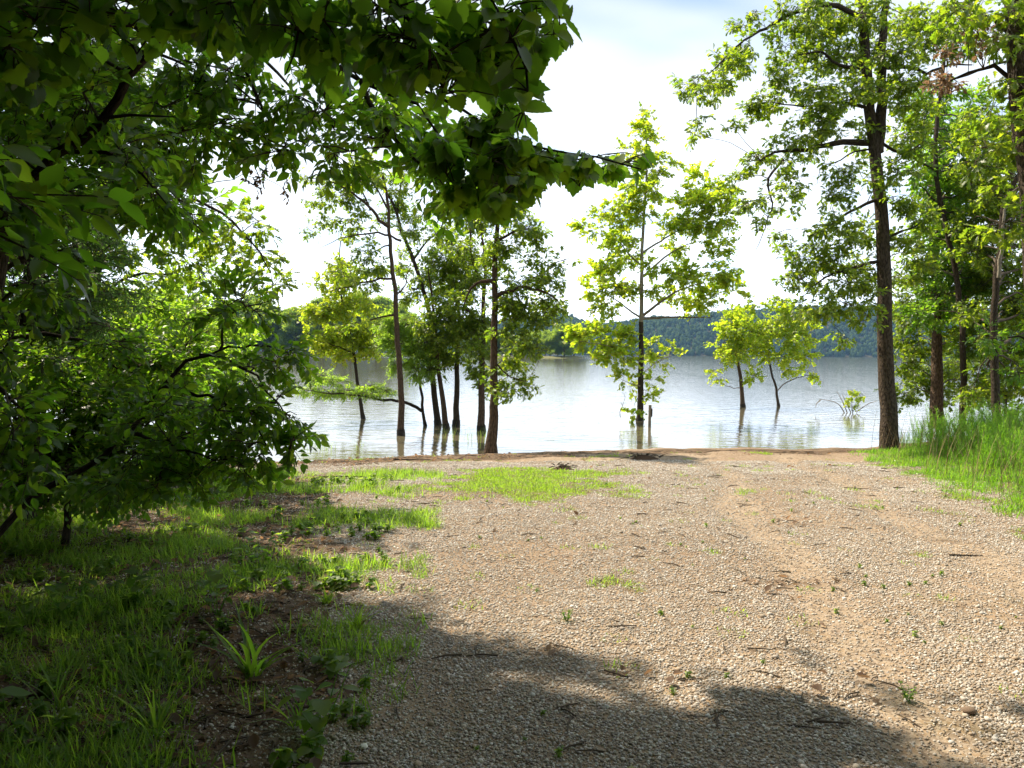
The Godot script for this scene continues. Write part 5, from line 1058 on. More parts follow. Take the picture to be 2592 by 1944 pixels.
func make_left_woods() -> void:
	# the arching bush whose tips hang over the water
	var arch := tree("arching_bush", "arching bush with drooping dark twigs hanging before the water", "bush", "", {
		"trunk": [Vector3(-3.66, 0.60, -5.55), Vector3(-3.26, 1.08, -5.53), Vector3(-2.84, 1.31, -5.49), Vector3(-2.54, 1.56, -5.46), Vector3(-2.33, 1.84, -5.43), Vector3(-2.14, 2.03, -5.40), Vector3(-1.98, 2.07, -5.36), Vector3(-1.75, 2.00, -5.32), Vector3(-1.56, 1.85, -5.27), Vector3(-1.43, 1.68, -5.23), Vector3(-1.36, 1.55, -5.18)], "r0": 0.027, "r1": 0.003, "flare": 0.0, "bark": "bark_oak", "leaf": "elm", "dens": 50.0, "loose": 1.3, "size": 0.72, "attach_from": 0.2, "step": 0.18, "flat": 0.9,
		"limbs": [[[Vector3(-1.90, 2.06, -5.30), Vector3(-1.84, 2.27, -5.31), Vector3(-1.72, 2.39, -5.31), Vector3(-1.57, 2.42, -5.32)], 0.01, 0.003], [[Vector3(-2.29, 1.86, -5.39), Vector3(-2.05, 1.82, -5.32), Vector3(-1.79, 1.74, -5.24), Vector3(-1.59, 1.60, -5.16), Vector3(-1.48, 1.45, -5.08)], 0.014, 0.003], [[Vector3(-2.58, 1.53, -5.48), Vector3(-2.32, 1.51, -5.38), Vector3(-2.01, 1.42, -5.28), Vector3(-1.71, 1.39, -5.18)], 0.014, 0.003], [[Vector3(-2.05, 2.07, -5.40), Vector3(-1.78, 2.13, -5.40), Vector3(-1.54, 2.12, -5.40), Vector3(-1.45, 2.05, -5.40)], 0.01, 0.003]],
		"clumps": [[Vector3(-1.60, 1.87, -5.27), 0.09, 0.06], [Vector3(-1.52, 1.77, -5.17), 0.09, 0.05], [Vector3(-1.40, 1.71, -5.09), 0.06, 0.04], [Vector3(-1.68, 1.97, -5.21), 0.08, 0.04], [Vector3(-1.46, 2.02, -5.12), 0.06, 0.05], [Vector3(-1.39, 2.08, -5.12), 0.03, 0.03], [Vector3(-1.85, 1.81, -5.42), 0.08, 0.05], [Vector3(-1.62, 1.74, -5.03), 0.09, 0.05], [Vector3(-1.81, 1.73, -5.05), 0.09, 0.06], [Vector3(-1.65, 1.62, -5.44), 0.08, 0.05], [Vector3(-1.50, 1.62, -5.27), 0.07, 0.04], [Vector3(-1.34, 1.55, -4.99), 0.04, 0.02], [Vector3(-1.78, 1.57, -5.21), 0.11, 0.06], [Vector3(-1.65, 1.52, -5.10), 0.09, 0.05], [Vector3(-1.57, 1.45, -5.17), 0.06, 0.04], [Vector3(-2.08, 1.54, -5.50), 0.11, 0.08], [Vector3(-2.03, 1.39, -5.49), 0.12, 0.07], [Vector3(-1.82, 1.41, -5.33), 0.09, 0.05], [Vector3(-2.17, 1.70, -5.46), 0.11, 0.08], [Vector3(-2.21, 1.50, -5.42), 0.11, 0.08], [Vector3(-1.68, 2.40, -5.08), 0.06, 0.05], [Vector3(-1.72, 2.37, -5.48), 0.03, 0.03], [Vector3(-1.76, 2.35, -5.04), 0.05, 0.04], [Vector3(-2.06, 1.29, -5.44), 0.12, 0.06], [Vector3(-1.67, 1.37, -5.02), 0.06, 0.03], [Vector3(-2.27, 1.34, -5.45), 0.14, 0.07], [Vector3(-2.03, 1.26, -5.24), 0.08, 0.04], [Vector3(-2.23, 1.69, -5.10), 0.12, 0.10], [Vector3(-2.39, 1.43, -5.25), 0.13, 0.10], [Vector3(-2.47, 1.28, -5.12), 0.13, 0.09], [Vector3(-2.23, 1.24, -5.16), 0.12, 0.06]]})
	tree("shrub_thicket", "sunlit yellow-green shrub at the lake edge behind the arching bush", "shrub", "", {
		"trunk": [Vector3(-5.28, 0.34, -10.94), Vector3(-5.23, 1.20, -10.97), Vector3(-5.17, 1.95, -11.00), Vector3(-5.05, 2.57, -11.03)], "r0": 0.06, "r1": 0.02, "bark": "bark_oak", "leaf": "bright", "dens": 26.0, "attach_from": 0.1,
		"limbs": [[[Vector3(-5.23, 1.20, -10.97), Vector3(-4.74, 1.83, -11.00), Vector3(-4.37, 2.32, -11.02)], 0.03, 0.01], [[Vector3(-5.24, 1.08, -10.97), Vector3(-5.73, 1.82, -11.00), Vector3(-6.04, 2.31, -11.02)], 0.03, 0.01], [[Vector3(-5.22, 1.45, -10.98), Vector3(-4.37, 2.02, -10.70), Vector3(-3.72, 2.43, -10.42)], 0.03, 0.008]],
		"clumps": [[Vector3(-5.74, 2.59, -10.35), 0.23, 0.17], [Vector3(-3.67, 1.85, -10.42), 0.18, 0.13], [Vector3(-4.80, 2.22, -10.84), 0.25, 0.18], [Vector3(-5.45, 1.62, -11.38), 0.24, 0.17], [Vector3(-6.34, 1.48, -11.23), 0.18, 0.13], [Vector3(-3.68, 2.53, -10.58), 0.19, 0.14], [Vector3(-5.50, 2.59, -11.16), 0.25, 0.18], [Vector3(-5.64, 1.48, -10.81), 0.27, 0.19], [Vector3(-5.88, 2.16, -10.81), 0.22, 0.16], [Vector3(-4.43, 2.54, -11.01), 0.20, 0.14], [Vector3(-4.58, 1.74, -11.13), 0.26, 0.19], [Vector3(-5.07, 2.08, -10.10), 0.19, 0.14], [Vector3(-3.95, 2.19, -11.50), 0.26, 0.19], [Vector3(-5.74, 2.55, -10.83), 0.21, 0.15], [Vector3(-4.42, 2.62, -10.16), 0.22, 0.16], [Vector3(-6.00, 2.01, -10.63), 0.18, 0.13], [Vector3(-4.60, 1.84, -10.43), 0.18, 0.13], [Vector3(-4.98, 1.51, -11.27), 0.21, 0.15], [Vector3(-4.07, 1.56, -10.77), 0.26, 0.19], [Vector3(-3.51, 2.74, -10.12), 0.16, 0.12], [Vector3(-3.55, 1.51, -10.45), 0.23, 0.17], [Vector3(-4.22, 2.04, -10.95), 0.17, 0.12], [Vector3(-4.16, 2.69, -11.05), 0.18, 0.13], [Vector3(-4.70, 2.83, -11.41), 0.18, 0.13], [Vector3(-5.03, 2.36, -10.76), 0.17, 0.12], [Vector3(-4.34, 2.08, -10.61), 0.22, 0.16], [Vector3(-5.51, 1.92, -10.47), 0.21, 0.15], [Vector3(-4.99, 2.02, -11.35), 0.22, 0.16], [Vector3(-5.18, 2.66, -11.14), 0.23, 0.17], [Vector3(-4.15, 1.81, -10.66), 0.21, 0.15], [Vector3(-4.42, 1.53, -10.77), 0.22, 0.16], [Vector3(-5.76, 2.80, -11.00), 0.17, 0.13], [Vector3(-3.85, 2.30, -10.37), 0.20, 0.15], [Vector3(-5.40, 2.28, -10.30), 0.16, 0.12], [Vector3(-5.91, 1.70, -11.04), 0.21, 0.15], [Vector3(-5.31, 1.83, -11.43), 0.26, 0.19], [Vector3(-5.53, 1.58, -11.19), 0.22, 0.16], [Vector3(-6.43, 2.27, -11.28), 0.21, 0.15], [Vector3(-5.70, 1.74, -10.24), 0.25, 0.18], [Vector3(-4.12, 1.76, -11.10), 0.25, 0.18], [Vector3(-4.72, 2.43, -11.30), 0.22, 0.16], [Vector3(-3.76, 2.01, -11.21), 0.18, 0.13], [Vector3(-5.36, 1.96, -11.06), 0.26, 0.19], [Vector3(-4.85, 2.07, -10.44), 0.23, 0.17], [Vector3(-6.50, 2.80, -11.45), 0.24, 0.17], [Vector3(-4.41, 2.31, -11.24), 0.17, 0.12], [Vector3(-5.52, 2.29, -11.05), 0.17, 0.13], [Vector3(-3.75, 1.51, -10.40), 0.17, 0.13], [Vector3(-6.10, 2.77, -11.23), 0.26, 0.19], [Vector3(-4.69, 2.38, -10.39), 0.19, 0.14], [Vector3(-4.84, 2.24, -11.51), 0.26, 0.19], [Vector3(-4.33, 1.91, -10.18), 0.21, 0.15]]})
	tree("shrub_thicket", "pale green shrub on the shore behind the hanging oak spray", "shrub", "", {
		"trunk": [Vector3(-5.37, 0.32, -12.94), Vector3(-5.41, 1.41, -12.98), Vector3(-5.46, 2.36, -13.02), Vector3(-5.39, 2.95, -13.04)], "r0": 0.05, "r1": 0.02, "bark": "bark_oak", "leaf": "bright", "dens": 20.0, "attach_from": 0.1, "clumps": [[Vector3(-5.57, 1.93, -13.47), 0.23, 0.16], [Vector3(-5.22, 3.08, -13.54), 0.26, 0.18], [Vector3(-5.31, 2.45, -12.54), 0.17, 0.12], [Vector3(-5.15, 2.44, -13.45), 0.25, 0.17], [Vector3(-5.66, 2.62, -12.52), 0.25, 0.17], [Vector3(-5.76, 2.29, -12.77), 0.28, 0.19], [Vector3(-5.74, 1.82, -12.60), 0.21, 0.15], [Vector3(-5.68, 2.98, -13.29), 0.26, 0.18], [Vector3(-5.47, 1.69, -12.97), 0.18, 0.12], [Vector3(-4.98, 1.79, -13.10), 0.29, 0.20], [Vector3(-6.09, 3.04, -13.48), 0.22, 0.15], [Vector3(-5.28, 2.85, -13.14), 0.28, 0.20], [Vector3(-5.17, 2.76, -13.57), 0.20, 0.14], [Vector3(-5.01, 2.05, -12.78), 0.26, 0.18], [Vector3(-4.94, 2.23, -13.17), 0.26, 0.18], [Vector3(-5.89, 2.20, -13.61), 0.23, 0.16], [Vector3(-5.37, 3.22, -13.25), 0.26, 0.18], [Vector3(-4.99, 2.43, -12.51), 0.21, 0.14], [Vector3(-5.28, 2.63, -13.14), 0.20, 0.14], [Vector3(-5.15, 2.29, -12.49), 0.17, 0.12], [Vector3(-5.71, 2.71, -13.25), 0.24, 0.16], [Vector3(-5.05, 1.75, -12.59), 0.23, 0.16], [Vector3(-4.85, 2.28, -12.56), 0.21, 0.15], [Vector3(-5.89, 1.84, -13.41), 0.25, 0.18], [Vector3(-4.74, 3.20, -12.62), 0.23, 0.16], [Vector3(-5.66, 2.44, -12.92), 0.29, 0.20]]})
	tree("shade_bush", "dark bush filling the lower left under the arching bush", "bush", "", {
		"trunk": [Vector3(-3.79, 0.42, -6.94), Vector3(-3.76, 1.13, -6.97), Vector3(-3.68, 1.68, -6.99), Vector3(-3.61, 2.08, -7.00)], "r0": 0.03, "r1": 0.015, "bark": "bark_oak", "leaf": "hedge", "dens": 60.0, "attach_from": 0.05,
		"limbs": [[[Vector3(-3.75, 0.98, -6.96), Vector3(-4.11, 1.44, -6.98), Vector3(-4.43, 1.76, -6.99)], 0.025, 0.008], [[Vector3(-3.75, 0.98, -6.96), Vector3(-3.33, 1.37, -6.98), Vector3(-2.97, 1.61, -6.99)], 0.025, 0.008], [[Vector3(-3.72, 1.21, -6.97), Vector3(-3.41, 1.69, -6.99), Vector3(-3.17, 1.96, -7.00)], 0.02, 0.008]],
		"clumps": [[Vector3(-3.10, 0.95, -6.85), 0.14, 0.10], [Vector3(-4.35, 1.79, -7.05), 0.13, 0.10], [Vector3(-3.48, 1.97, -7.43), 0.14, 0.11], [Vector3(-4.47, 0.88, -7.17), 0.14, 0.10], [Vector3(-4.12, 1.33, -7.29), 0.13, 0.10], [Vector3(-3.18, 1.39, -7.30), 0.16, 0.12], [Vector3(-4.08, 2.15, -7.70), 0.16, 0.12], [Vector3(-3.38, 1.06, -6.49), 0.14, 0.11], [Vector3(-4.13, 1.66, -7.18), 0.14, 0.11], [Vector3(-3.04, 1.81, -7.63), 0.13, 0.10], [Vector3(-3.33, 1.43, -6.87), 0.18, 0.14], [Vector3(-3.74, 2.00, -6.56), 0.15, 0.11], [Vector3(-2.83, 2.11, -7.12), 0.14, 0.10], [Vector3(-4.00, 1.70, -7.40), 0.15, 0.11], [Vector3(-4.76, 1.34, -7.67), 0.19, 0.14], [Vector3(-3.75, 1.32, -7.34), 0.17, 0.12], [Vector3(-4.17, 1.08, -7.13), 0.19, 0.14], [Vector3(-3.24, 1.66, -7.06), 0.16, 0.12], [Vector3(-4.13, 2.08, -6.54), 0.11, 0.09], [Vector3(-3.30, 1.06, -6.80), 0.13, 0.10], [Vector3(-3.30, 1.76, -6.72), 0.13, 0.10], [Vector3(-4.03, 0.93, -7.14), 0.19, 0.14], [Vector3(-3.90, 1.93, -7.62), 0.15, 0.12], [Vector3(-2.82, 1.23, -6.87), 0.15, 0.11], [Vector3(-4.72, 1.06, -7.63), 0.14, 0.10], [Vector3(-3.14, 1.66, -7.32), 0.17, 0.13], [Vector3(-3.25, 2.08, -7.39), 0.19, 0.15], [Vector3(-4.02, 1.22, -7.48), 0.17, 0.13], [Vector3(-4.58, 1.06, -7.09), 0.15, 0.11], [Vector3(-3.12, 0.84, -7.63), 0.16, 0.12], [Vector3(-3.38, 1.20, -7.40), 0.14, 0.11], [Vector3(-2.80, 1.60, -6.86), 0.15, 0.11], [Vector3(-3.81, 1.85, -6.85), 0.13, 0.10], [Vector3(-3.71, 2.00, -6.84), 0.13, 0.09], [Vector3(-3.78, 1.59, -6.84), 0.14, 0.11], [Vector3(-3.58, 1.16, -6.99), 0.18, 0.13], [Vector3(-4.24, 1.82, -7.15), 0.18, 0.13], [Vector3(-3.47, 1.66, -6.70), 0.13, 0.09], [Vector3(-3.29, 1.25, -6.85), 0.18, 0.13], [Vector3(-2.99, 1.96, -7.24), 0.18, 0.13], [Vector3(-4.53, 1.26, -7.59), 0.19, 0.14], [Vector3(-4.80, 1.21, -7.47), 0.20, 0.15], [Vector3(-4.77, 1.48, -7.56), 0.13, 0.10], [Vector3(-3.19, 2.14, -6.54), 0.12, 0.09], [Vector3(-4.34, 0.90, -6.75), 0.14, 0.11], [Vector3(-2.91, 1.39, -7.18), 0.13, 0.10], [Vector3(-3.27, 1.59, -6.71), 0.14, 0.10], [Vector3(-4.48, 1.97, -7.33), 0.18, 0.13], [Vector3(-4.20, 1.46, -6.52), 0.16, 0.12], [Vector3(-3.89, 1.40, -7.16), 0.14, 0.10], [Vector3(-3.42, 0.89, -6.85), 0.18, 0.13], [Vector3(-3.52, 1.14, -6.49), 0.12, 0.09]]})
	tree("cedar_tree", "dark dense cedar at the left edge behind the near leaves", "tree", "", {
		"trunk": [Vector3(-4.69, 0.32, -7.94), Vector3(-4.71, 1.89, -8.00), Vector3(-4.67, 3.24, -8.05), Vector3(-4.64, 4.36, -8.09), Vector3(-4.62, 5.04, -8.12)], "r0": 0.11, "r1": 0.03, "bark": "bark_oak", "leaf": "cedar", "dens": 30.0, "attach_from": 0.1, "clumps": [[Vector3(-4.87, 3.33, -8.61), 0.25, 0.14], [Vector3(-5.67, 2.40, -8.31), 0.22, 0.12], [Vector3(-4.30, 2.44, -8.48), 0.24, 0.14], [Vector3(-3.67, 3.50, -7.55), 0.23, 0.13], [Vector3(-5.79, 3.66, -8.65), 0.26, 0.15], [Vector3(-4.81, 2.27, -8.16), 0.21, 0.12], [Vector3(-5.28, 2.99, -7.99), 0.19, 0.11], [Vector3(-5.16, 2.74, -8.43), 0.21, 0.12], [Vector3(-4.77, 3.37, -7.95), 0.22, 0.12], [Vector3(-4.08, 2.80, -7.64), 0.18, 0.10], [Vector3(-5.46, 2.42, -8.61), 0.17, 0.09], [Vector3(-4.99, 3.03, -8.57), 0.17, 0.10], [Vector3(-4.39, 3.61, -8.30), 0.20, 0.11], [Vector3(-4.30, 3.25, -8.15), 0.19, 0.11], [Vector3(-4.59, 2.69, -8.05), 0.22, 0.13], [Vector3(-4.11, 2.75, -8.40), 0.27, 0.15], [Vector3(-4.84, 2.67, -7.35), 0.17, 0.10], [Vector3(-5.42, 3.29, -8.07), 0.16, 0.09], [Vector3(-5.26, 3.06, -8.31), 0.24, 0.13], [Vector3(-4.18, 3.37, -8.42), 0.25, 0.14], [Vector3(-4.86, 3.60, -8.55), 0.26, 0.15], [Vector3(-5.04, 3.23, -8.09), 0.20, 0.11], [Vector3(-5.45, 2.90, -8.61), 0.17, 0.10], [Vector3(-4.52, 3.43, -7.39), 0.17, 0.10], [Vector3(-4.18, 2.50, -7.88), 0.25, 0.14], [Vector3(-4.42, 2.26, -7.94), 0.18, 0.10], [Vector3(-4.24, 3.10, -8.43), 0.23, 0.13], [Vector3(-4.68, 3.01, -8.47), 0.23, 0.13], [Vector3(-4.87, 2.26, -7.95), 0.15, 0.09], [Vector3(-5.53, 3.56, -8.62), 0.17, 0.09], [Vector3(-5.70, 2.75, -8.35), 0.19, 0.11], [Vector3(-4.93, 2.24, -7.38), 0.16, 0.09], [Vector3(-4.69, 3.48, -8.56), 0.23, 0.13], [Vector3(-4.93, 2.53, -7.66), 0.17, 0.10], [Vector3(-4.58, 2.47, -8.15), 0.17, 0.10], [Vector3(-4.99, 2.48, -8.38), 0.22, 0.12], [Vector3(-4.36, 3.55, -8.52), 0.20, 0.12], [Vector3(-4.35, 3.12, -7.97), 0.19, 0.11], [Vector3(-4.54, 2.94, -7.45), 0.15, 0.08], [Vector3(-5.35, 2.71, -8.44), 0.24, 0.14], [Vector3(-4.27, 3.00, -8.12), 0.24, 0.13], [Vector3(-4.30, 2.30, -8.06), 0.20, 0.12], [Vector3(-3.65, 2.31, -7.48), 0.15, 0.09], [Vector3(-5.14, 3.25, -8.58), 0.22, 0.12]]})
	tree("oak_tree", "young oak whose lobed leaves hang against the white sky at left", "tree", "", {
		"trunk": [Vector3(-5.57, 0.18, -10.43), Vector3(-5.47, 1.83, -10.50), Vector3(-5.27, 3.48, -10.56), Vector3(-5.14, 4.78, -10.61), Vector3(-5.09, 6.20, -10.66)], "r0": 0.1, "r1": 0.04, "bark": "bark_oak", "leaf": "oak", "dens": 15.0, "attach_from": 0.3,
		"limbs": [[[Vector3(-5.33, 3.25, -10.55), Vector3(-4.69, 3.75, -10.39), Vector3(-4.04, 3.96, -10.22), Vector3(-3.52, 3.76, -10.03), Vector3(-3.10, 3.40, -9.84), Vector3(-2.82, 3.01, -9.64)], 0.035, 0.006], [[Vector3(-5.22, 4.19, -10.59), Vector3(-4.55, 4.55, -10.35), Vector3(-3.88, 4.50, -10.10)], 0.03, 0.008], [[Vector3(-5.39, 2.72, -10.53), Vector3(-4.89, 3.02, -10.54), Vector3(-4.30, 3.08, -10.54)], 0.03, 0.008]],
		"clumps": [[Vector3(-3.66, 3.74, -10.25), 0.16, 0.10], [Vector3(-3.12, 3.46, -9.48), 0.17, 0.10], [Vector3(-3.11, 3.67, -10.10), 0.10, 0.08], [Vector3(-3.22, 3.33, -10.14), 0.15, 0.08], [Vector3(-3.08, 3.25, -10.37), 0.09, 0.08], [Vector3(-3.61, 3.40, -10.28), 0.16, 0.10], [Vector3(-3.73, 3.51, -9.82), 0.15, 0.10], [Vector3(-2.95, 2.95, -9.61), 0.06, 0.06], [Vector3(-2.77, 2.85, -9.52), 0.05, 0.05], [Vector3(-3.79, 3.06, -10.30), 0.13, 0.07], [Vector3(-4.08, 3.29, -10.30), 0.16, 0.12], [Vector3(-4.35, 3.70, -10.39), 0.20, 0.14], [Vector3(-4.19, 3.90, -9.63), 0.20, 0.13], [Vector3(-4.67, 4.29, -10.21), 0.23, 0.15], [Vector3(-4.66, 3.81, -9.71), 0.22, 0.15], [Vector3(-4.04, 4.07, -9.94), 0.16, 0.10], [Vector3(-4.36, 3.28, -9.76), 0.22, 0.14], [Vector3(-5.08, 3.33, -10.22), 0.23, 0.15], [Vector3(-4.41, 3.01, -10.39), 0.20, 0.10], [Vector3(-4.53, 2.93, -9.54), 0.21, 0.12], [Vector3(-5.15, 3.60, -9.82), 0.22, 0.16], [Vector3(-5.40, 4.71, -9.52), 0.23, 0.16], [Vector3(-5.49, 5.33, -10.50), 0.26, 0.17], [Vector3(-4.92, 4.99, -10.29), 0.25, 0.17], [Vector3(-4.34, 5.17, -9.63), 0.21, 0.15], [Vector3(-5.33, 5.50, -9.69), 0.24, 0.16], [Vector3(-5.11, 5.90, -10.34), 0.25, 0.17], [Vector3(-4.60, 5.98, -10.23), 0.23, 0.16], [Vector3(-5.74, 4.14, -9.81), 0.24, 0.16]]})
	tree("elm_tree", "leafy elm filling the left with layered green sprays", "tree", "", {
		"trunk": [Vector3(-4.53, 0.07, -6.53), Vector3(-4.47, 1.55, -6.58), Vector3(-4.34, 3.04, -6.64), Vector3(-4.20, 4.15, -6.68), Vector3(-3.98, 5.19, -6.72)], "r0": 0.12, "r1": 0.05, "bark": "bark_oak", "leaf": "elm", "dens": 36.0, "size": 0.9, "attach_from": 0.25,
		"limbs": [[[Vector3(-4.30, 3.29, -6.65), Vector3(-3.74, 3.63, -6.51), Vector3(-3.23, 3.81, -6.37), Vector3(-2.70, 3.67, -6.21), Vector3(-2.33, 3.30, -6.05)], 0.04, 0.006], [[Vector3(-4.20, 4.15, -6.68), Vector3(-3.61, 4.37, -6.56), Vector3(-2.96, 4.40, -6.42), Vector3(-2.41, 4.21, -6.28)], 0.04, 0.008], [[Vector3(-4.06, 4.89, -6.71), Vector3(-3.29, 4.88, -6.51), Vector3(-2.48, 4.59, -6.30), Vector3(-1.86, 4.25, -6.09), Vector3(-1.50, 3.85, -5.87)], 0.045, 0.006], [[Vector3(-4.41, 2.48, -6.62), Vector3(-3.96, 2.82, -6.63), Vector3(-3.56, 2.89, -6.63)], 0.03, 0.008], [[Vector3(-3.28, 3.84, -6.47), Vector3(-2.85, 3.60, -6.33), Vector3(-2.51, 3.19, -6.18), Vector3(-2.26, 2.96, -6.04)], 0.02, 0.004], [[Vector3(-4.44, 2.00, -6.60), Vector3(-3.88, 2.22, -6.61), Vector3(-3.44, 2.15, -6.61), Vector3(-3.14, 1.93, -6.60)], 0.03, 0.006]],
		"clumps": [[Vector3(-3.50, 3.68, -6.24), 0.19, 0.12], [Vector3(-2.42, 3.63, -6.19), 0.19, 0.12], [Vector3(-3.69, 3.07, -6.27), 0.13, 0.08], [Vector3(-3.22, 4.23, -6.68), 0.17, 0.10], [Vector3(-3.02, 3.22, -6.26), 0.14, 0.08], [Vector3(-4.03, 3.87, -6.26), 0.18, 0.11], [Vector3(-2.42, 3.19, -5.81), 0.17, 0.11], [Vector3(-3.61, 4.09, -6.27), 0.14, 0.09], [Vector3(-2.41, 4.13, -6.07), 0.19, 0.12], [Vector3(-3.64, 3.28, -5.77), 0.12, 0.07], [Vector3(-2.70, 3.96, -6.37), 0.17, 0.10], [Vector3(-2.76, 3.67, -6.33), 0.20, 0.12], [Vector3(-2.95, 3.72, -5.97), 0.19, 0.12], [Vector3(-3.96, 3.82, -6.56), 0.16, 0.10], [Vector3(-3.82, 3.39, -6.49), 0.14, 0.09], [Vector3(-2.88, 3.50, -6.12), 0.14, 0.09], [Vector3(-3.29, 4.10, -6.28), 0.17, 0.10], [Vector3(-3.49, 3.68, -6.82), 0.21, 0.13], [Vector3(-3.59, 3.22, -6.47), 0.19, 0.12], [Vector3(-2.49, 3.14, -6.39), 0.20, 0.12], [Vector3(-4.42, 4.27, -6.88), 0.19, 0.12], [Vector3(-3.29, 3.87, -6.00), 0.14, 0.09], [Vector3(-4.15, 3.08, -6.39), 0.14, 0.09], [Vector3(-3.57, 4.03, -5.91), 0.12, 0.07], [Vector3(-2.63, 3.05, -5.84), 0.18, 0.11], [Vector3(-3.04, 3.80, -6.55), 0.15, 0.09], [Vector3(-2.73, 4.07, -6.05), 0.17, 0.10], [Vector3(-4.31, 3.76, -6.83), 0.17, 0.10], [Vector3(-2.95, 3.29, -5.95), 0.12, 0.07], [Vector3(-2.46, 4.03, -6.34), 0.14, 0.08], [Vector3(-3.90, 4.03, -6.45), 0.16, 0.09], [Vector3(-4.04, 3.10, -6.44), 0.18, 0.11], [Vector3(-2.64, 3.52, -6.44), 0.18, 0.11], [Vector3(-3.65, 3.93, -6.32), 0.12, 0.08], [Vector3(-3.21, 4.04, -6.56), 0.13, 0.08], [Vector3(-3.98, 3.68, -6.66), 0.18, 0.11], [Vector3(-3.20, 3.78, -6.08), 0.17, 0.10], [Vector3(-3.18, 3.40, -5.97), 0.16, 0.10], [Vector3(-3.45, 3.34, -6.09), 0.18, 0.11], [Vector3(-2.37, 3.75, -5.98), 0.12, 0.07], [Vector3(-3.58, 3.57, -6.26), 0.19, 0.12], [Vector3(-3.18, 4.18, -6.32), 0.15, 0.09], [Vector3(-4.16, 3.23, -6.47), 0.18, 0.11], [Vector3(-3.12, 4.10, -6.70), 0.14, 0.08]]})
	tree("elm_tree", "second elm layer of green sprays above the landing", "tree", "", {
		"trunk": [Vector3(-3.98, 0.20, -5.13), Vector3(-3.93, 1.66, -5.19), Vector3(-3.77, 3.13, -5.24), Vector3(-3.54, 4.12, -5.28), Vector3(-3.26, 4.88, -5.31)], "r0": 0.1, "r1": 0.05, "bark": "bark_oak", "leaf": "elm", "dens": 46.0, "size": 0.85, "attach_from": 0.4,
		"limbs": [[[Vector3(-3.43, 4.30, -5.29), Vector3(-2.62, 4.43, -5.19), Vector3(-1.95, 4.17, -5.08), Vector3(-1.30, 3.94, -4.97), Vector3(-0.90, 3.68, -4.86), Vector3(-0.56, 3.50, -4.76), Vector3(-0.39, 3.24, -4.65)], 0.04, 0.005], [[Vector3(-1.91, 4.13, -4.98), Vector3(-1.63, 3.85, -4.97), Vector3(-1.52, 3.58, -4.96), Vector3(-1.35, 3.31, -4.95)], 0.02, 0.004], [[Vector3(-1.27, 3.90, -4.87), Vector3(-1.11, 3.66, -4.86), Vector3(-1.05, 3.39, -4.85)], 0.018, 0.004], [[Vector3(-0.88, 3.65, -4.76), Vector3(-0.74, 3.37, -4.75), Vector3(-0.56, 3.21, -4.75), Vector3(-0.40, 3.05, -4.74)], 0.018, 0.004]],
		"clumps": [[Vector3(-1.79, 3.54, -4.65), 0.09, 0.07], [Vector3(-1.61, 3.62, -4.59), 0.10, 0.07], [Vector3(-1.53, 3.56, -4.81), 0.10, 0.07], [Vector3(-1.73, 3.35, -4.71), 0.09, 0.06], [Vector3(-1.65, 3.40, -5.02), 0.10, 0.06], [Vector3(-1.47, 3.47, -5.06), 0.10, 0.07], [Vector3(-1.24, 3.54, -4.72), 0.10, 0.07], [Vector3(-1.31, 3.20, -4.61), 0.07, 0.04], [Vector3(-1.21, 3.33, -4.83), 0.10, 0.06], [Vector3(-1.05, 3.42, -4.60), 0.09, 0.06], [Vector3(-0.99, 3.19, -4.57), 0.08, 0.05], [Vector3(-0.98, 3.41, -5.01), 0.09, 0.06], [Vector3(-0.93, 3.56, -4.89), 0.09, 0.06], [Vector3(-0.72, 3.41, -4.64), 0.09, 0.06], [Vector3(-0.77, 3.33, -4.93), 0.09, 0.05], [Vector3(-0.66, 3.46, -5.11), 0.09, 0.06], [Vector3(-0.79, 3.65, -4.89), 0.10, 0.05], [Vector3(-0.60, 3.65, -5.08), 0.10, 0.06], [Vector3(-0.60, 3.30, -5.11), 0.08, 0.05], [Vector3(-0.50, 3.14, -5.01), 0.08, 0.06], [Vector3(-0.36, 2.95, -4.58), 0.08, 0.06], [Vector3(-0.27, 3.06, -4.79), 0.09, 0.06], [Vector3(-0.33, 3.23, -4.96), 0.08, 0.05], [Vector3(-0.46, 3.31, -4.84), 0.07, 0.05], [Vector3(-1.82, 3.70, -4.61), 0.10, 0.07], [Vector3(-1.56, 3.87, -5.10), 0.11, 0.07], [Vector3(-1.27, 3.79, -4.94), 0.11, 0.07], [Vector3(-2.03, 3.50, -4.81), 0.09, 0.06], [Vector3(-1.89, 3.24, -4.92), 0.08, 0.05], [Vector3(-1.87, 3.29, -4.59), 0.08, 0.05], [Vector3(-0.98, 3.71, -4.77), 0.11, 0.06], [Vector3(-1.73, 3.95, -4.88), 0.12, 0.08], [Vector3(-1.37, 3.92, -4.65), 0.11, 0.08]]})
	tree("withered_twig", "hair-thin twig with a few withered brown leaves against the white sky", "twig", "", {
		"trunk": [Vector3(-1.88, 3.10, -5.04), Vector3(-1.71, 3.14, -5.04), Vector3(-1.59, 3.16, -5.04), Vector3(-1.49, 3.14, -5.04), Vector3(-1.40, 3.09, -5.04)], "r0": 0.003, "r1": 0.0015, "flare": 0.0, "sides": 5, "step": 0.1, "bark": "bark_oak", "leaf": "dead_elm", "size": 0.45, "dens": 90.0, "per_twig": 1, "attach_from": 0.3, "clumps": [[Vector3(-1.54, 3.15, -5.04), 0.03, 0.02], [Vector3(-1.57, 3.10, -5.04), 0.01, 0.02], [Vector3(-1.40, 3.08, -5.04), 0.01, 0.01]]})
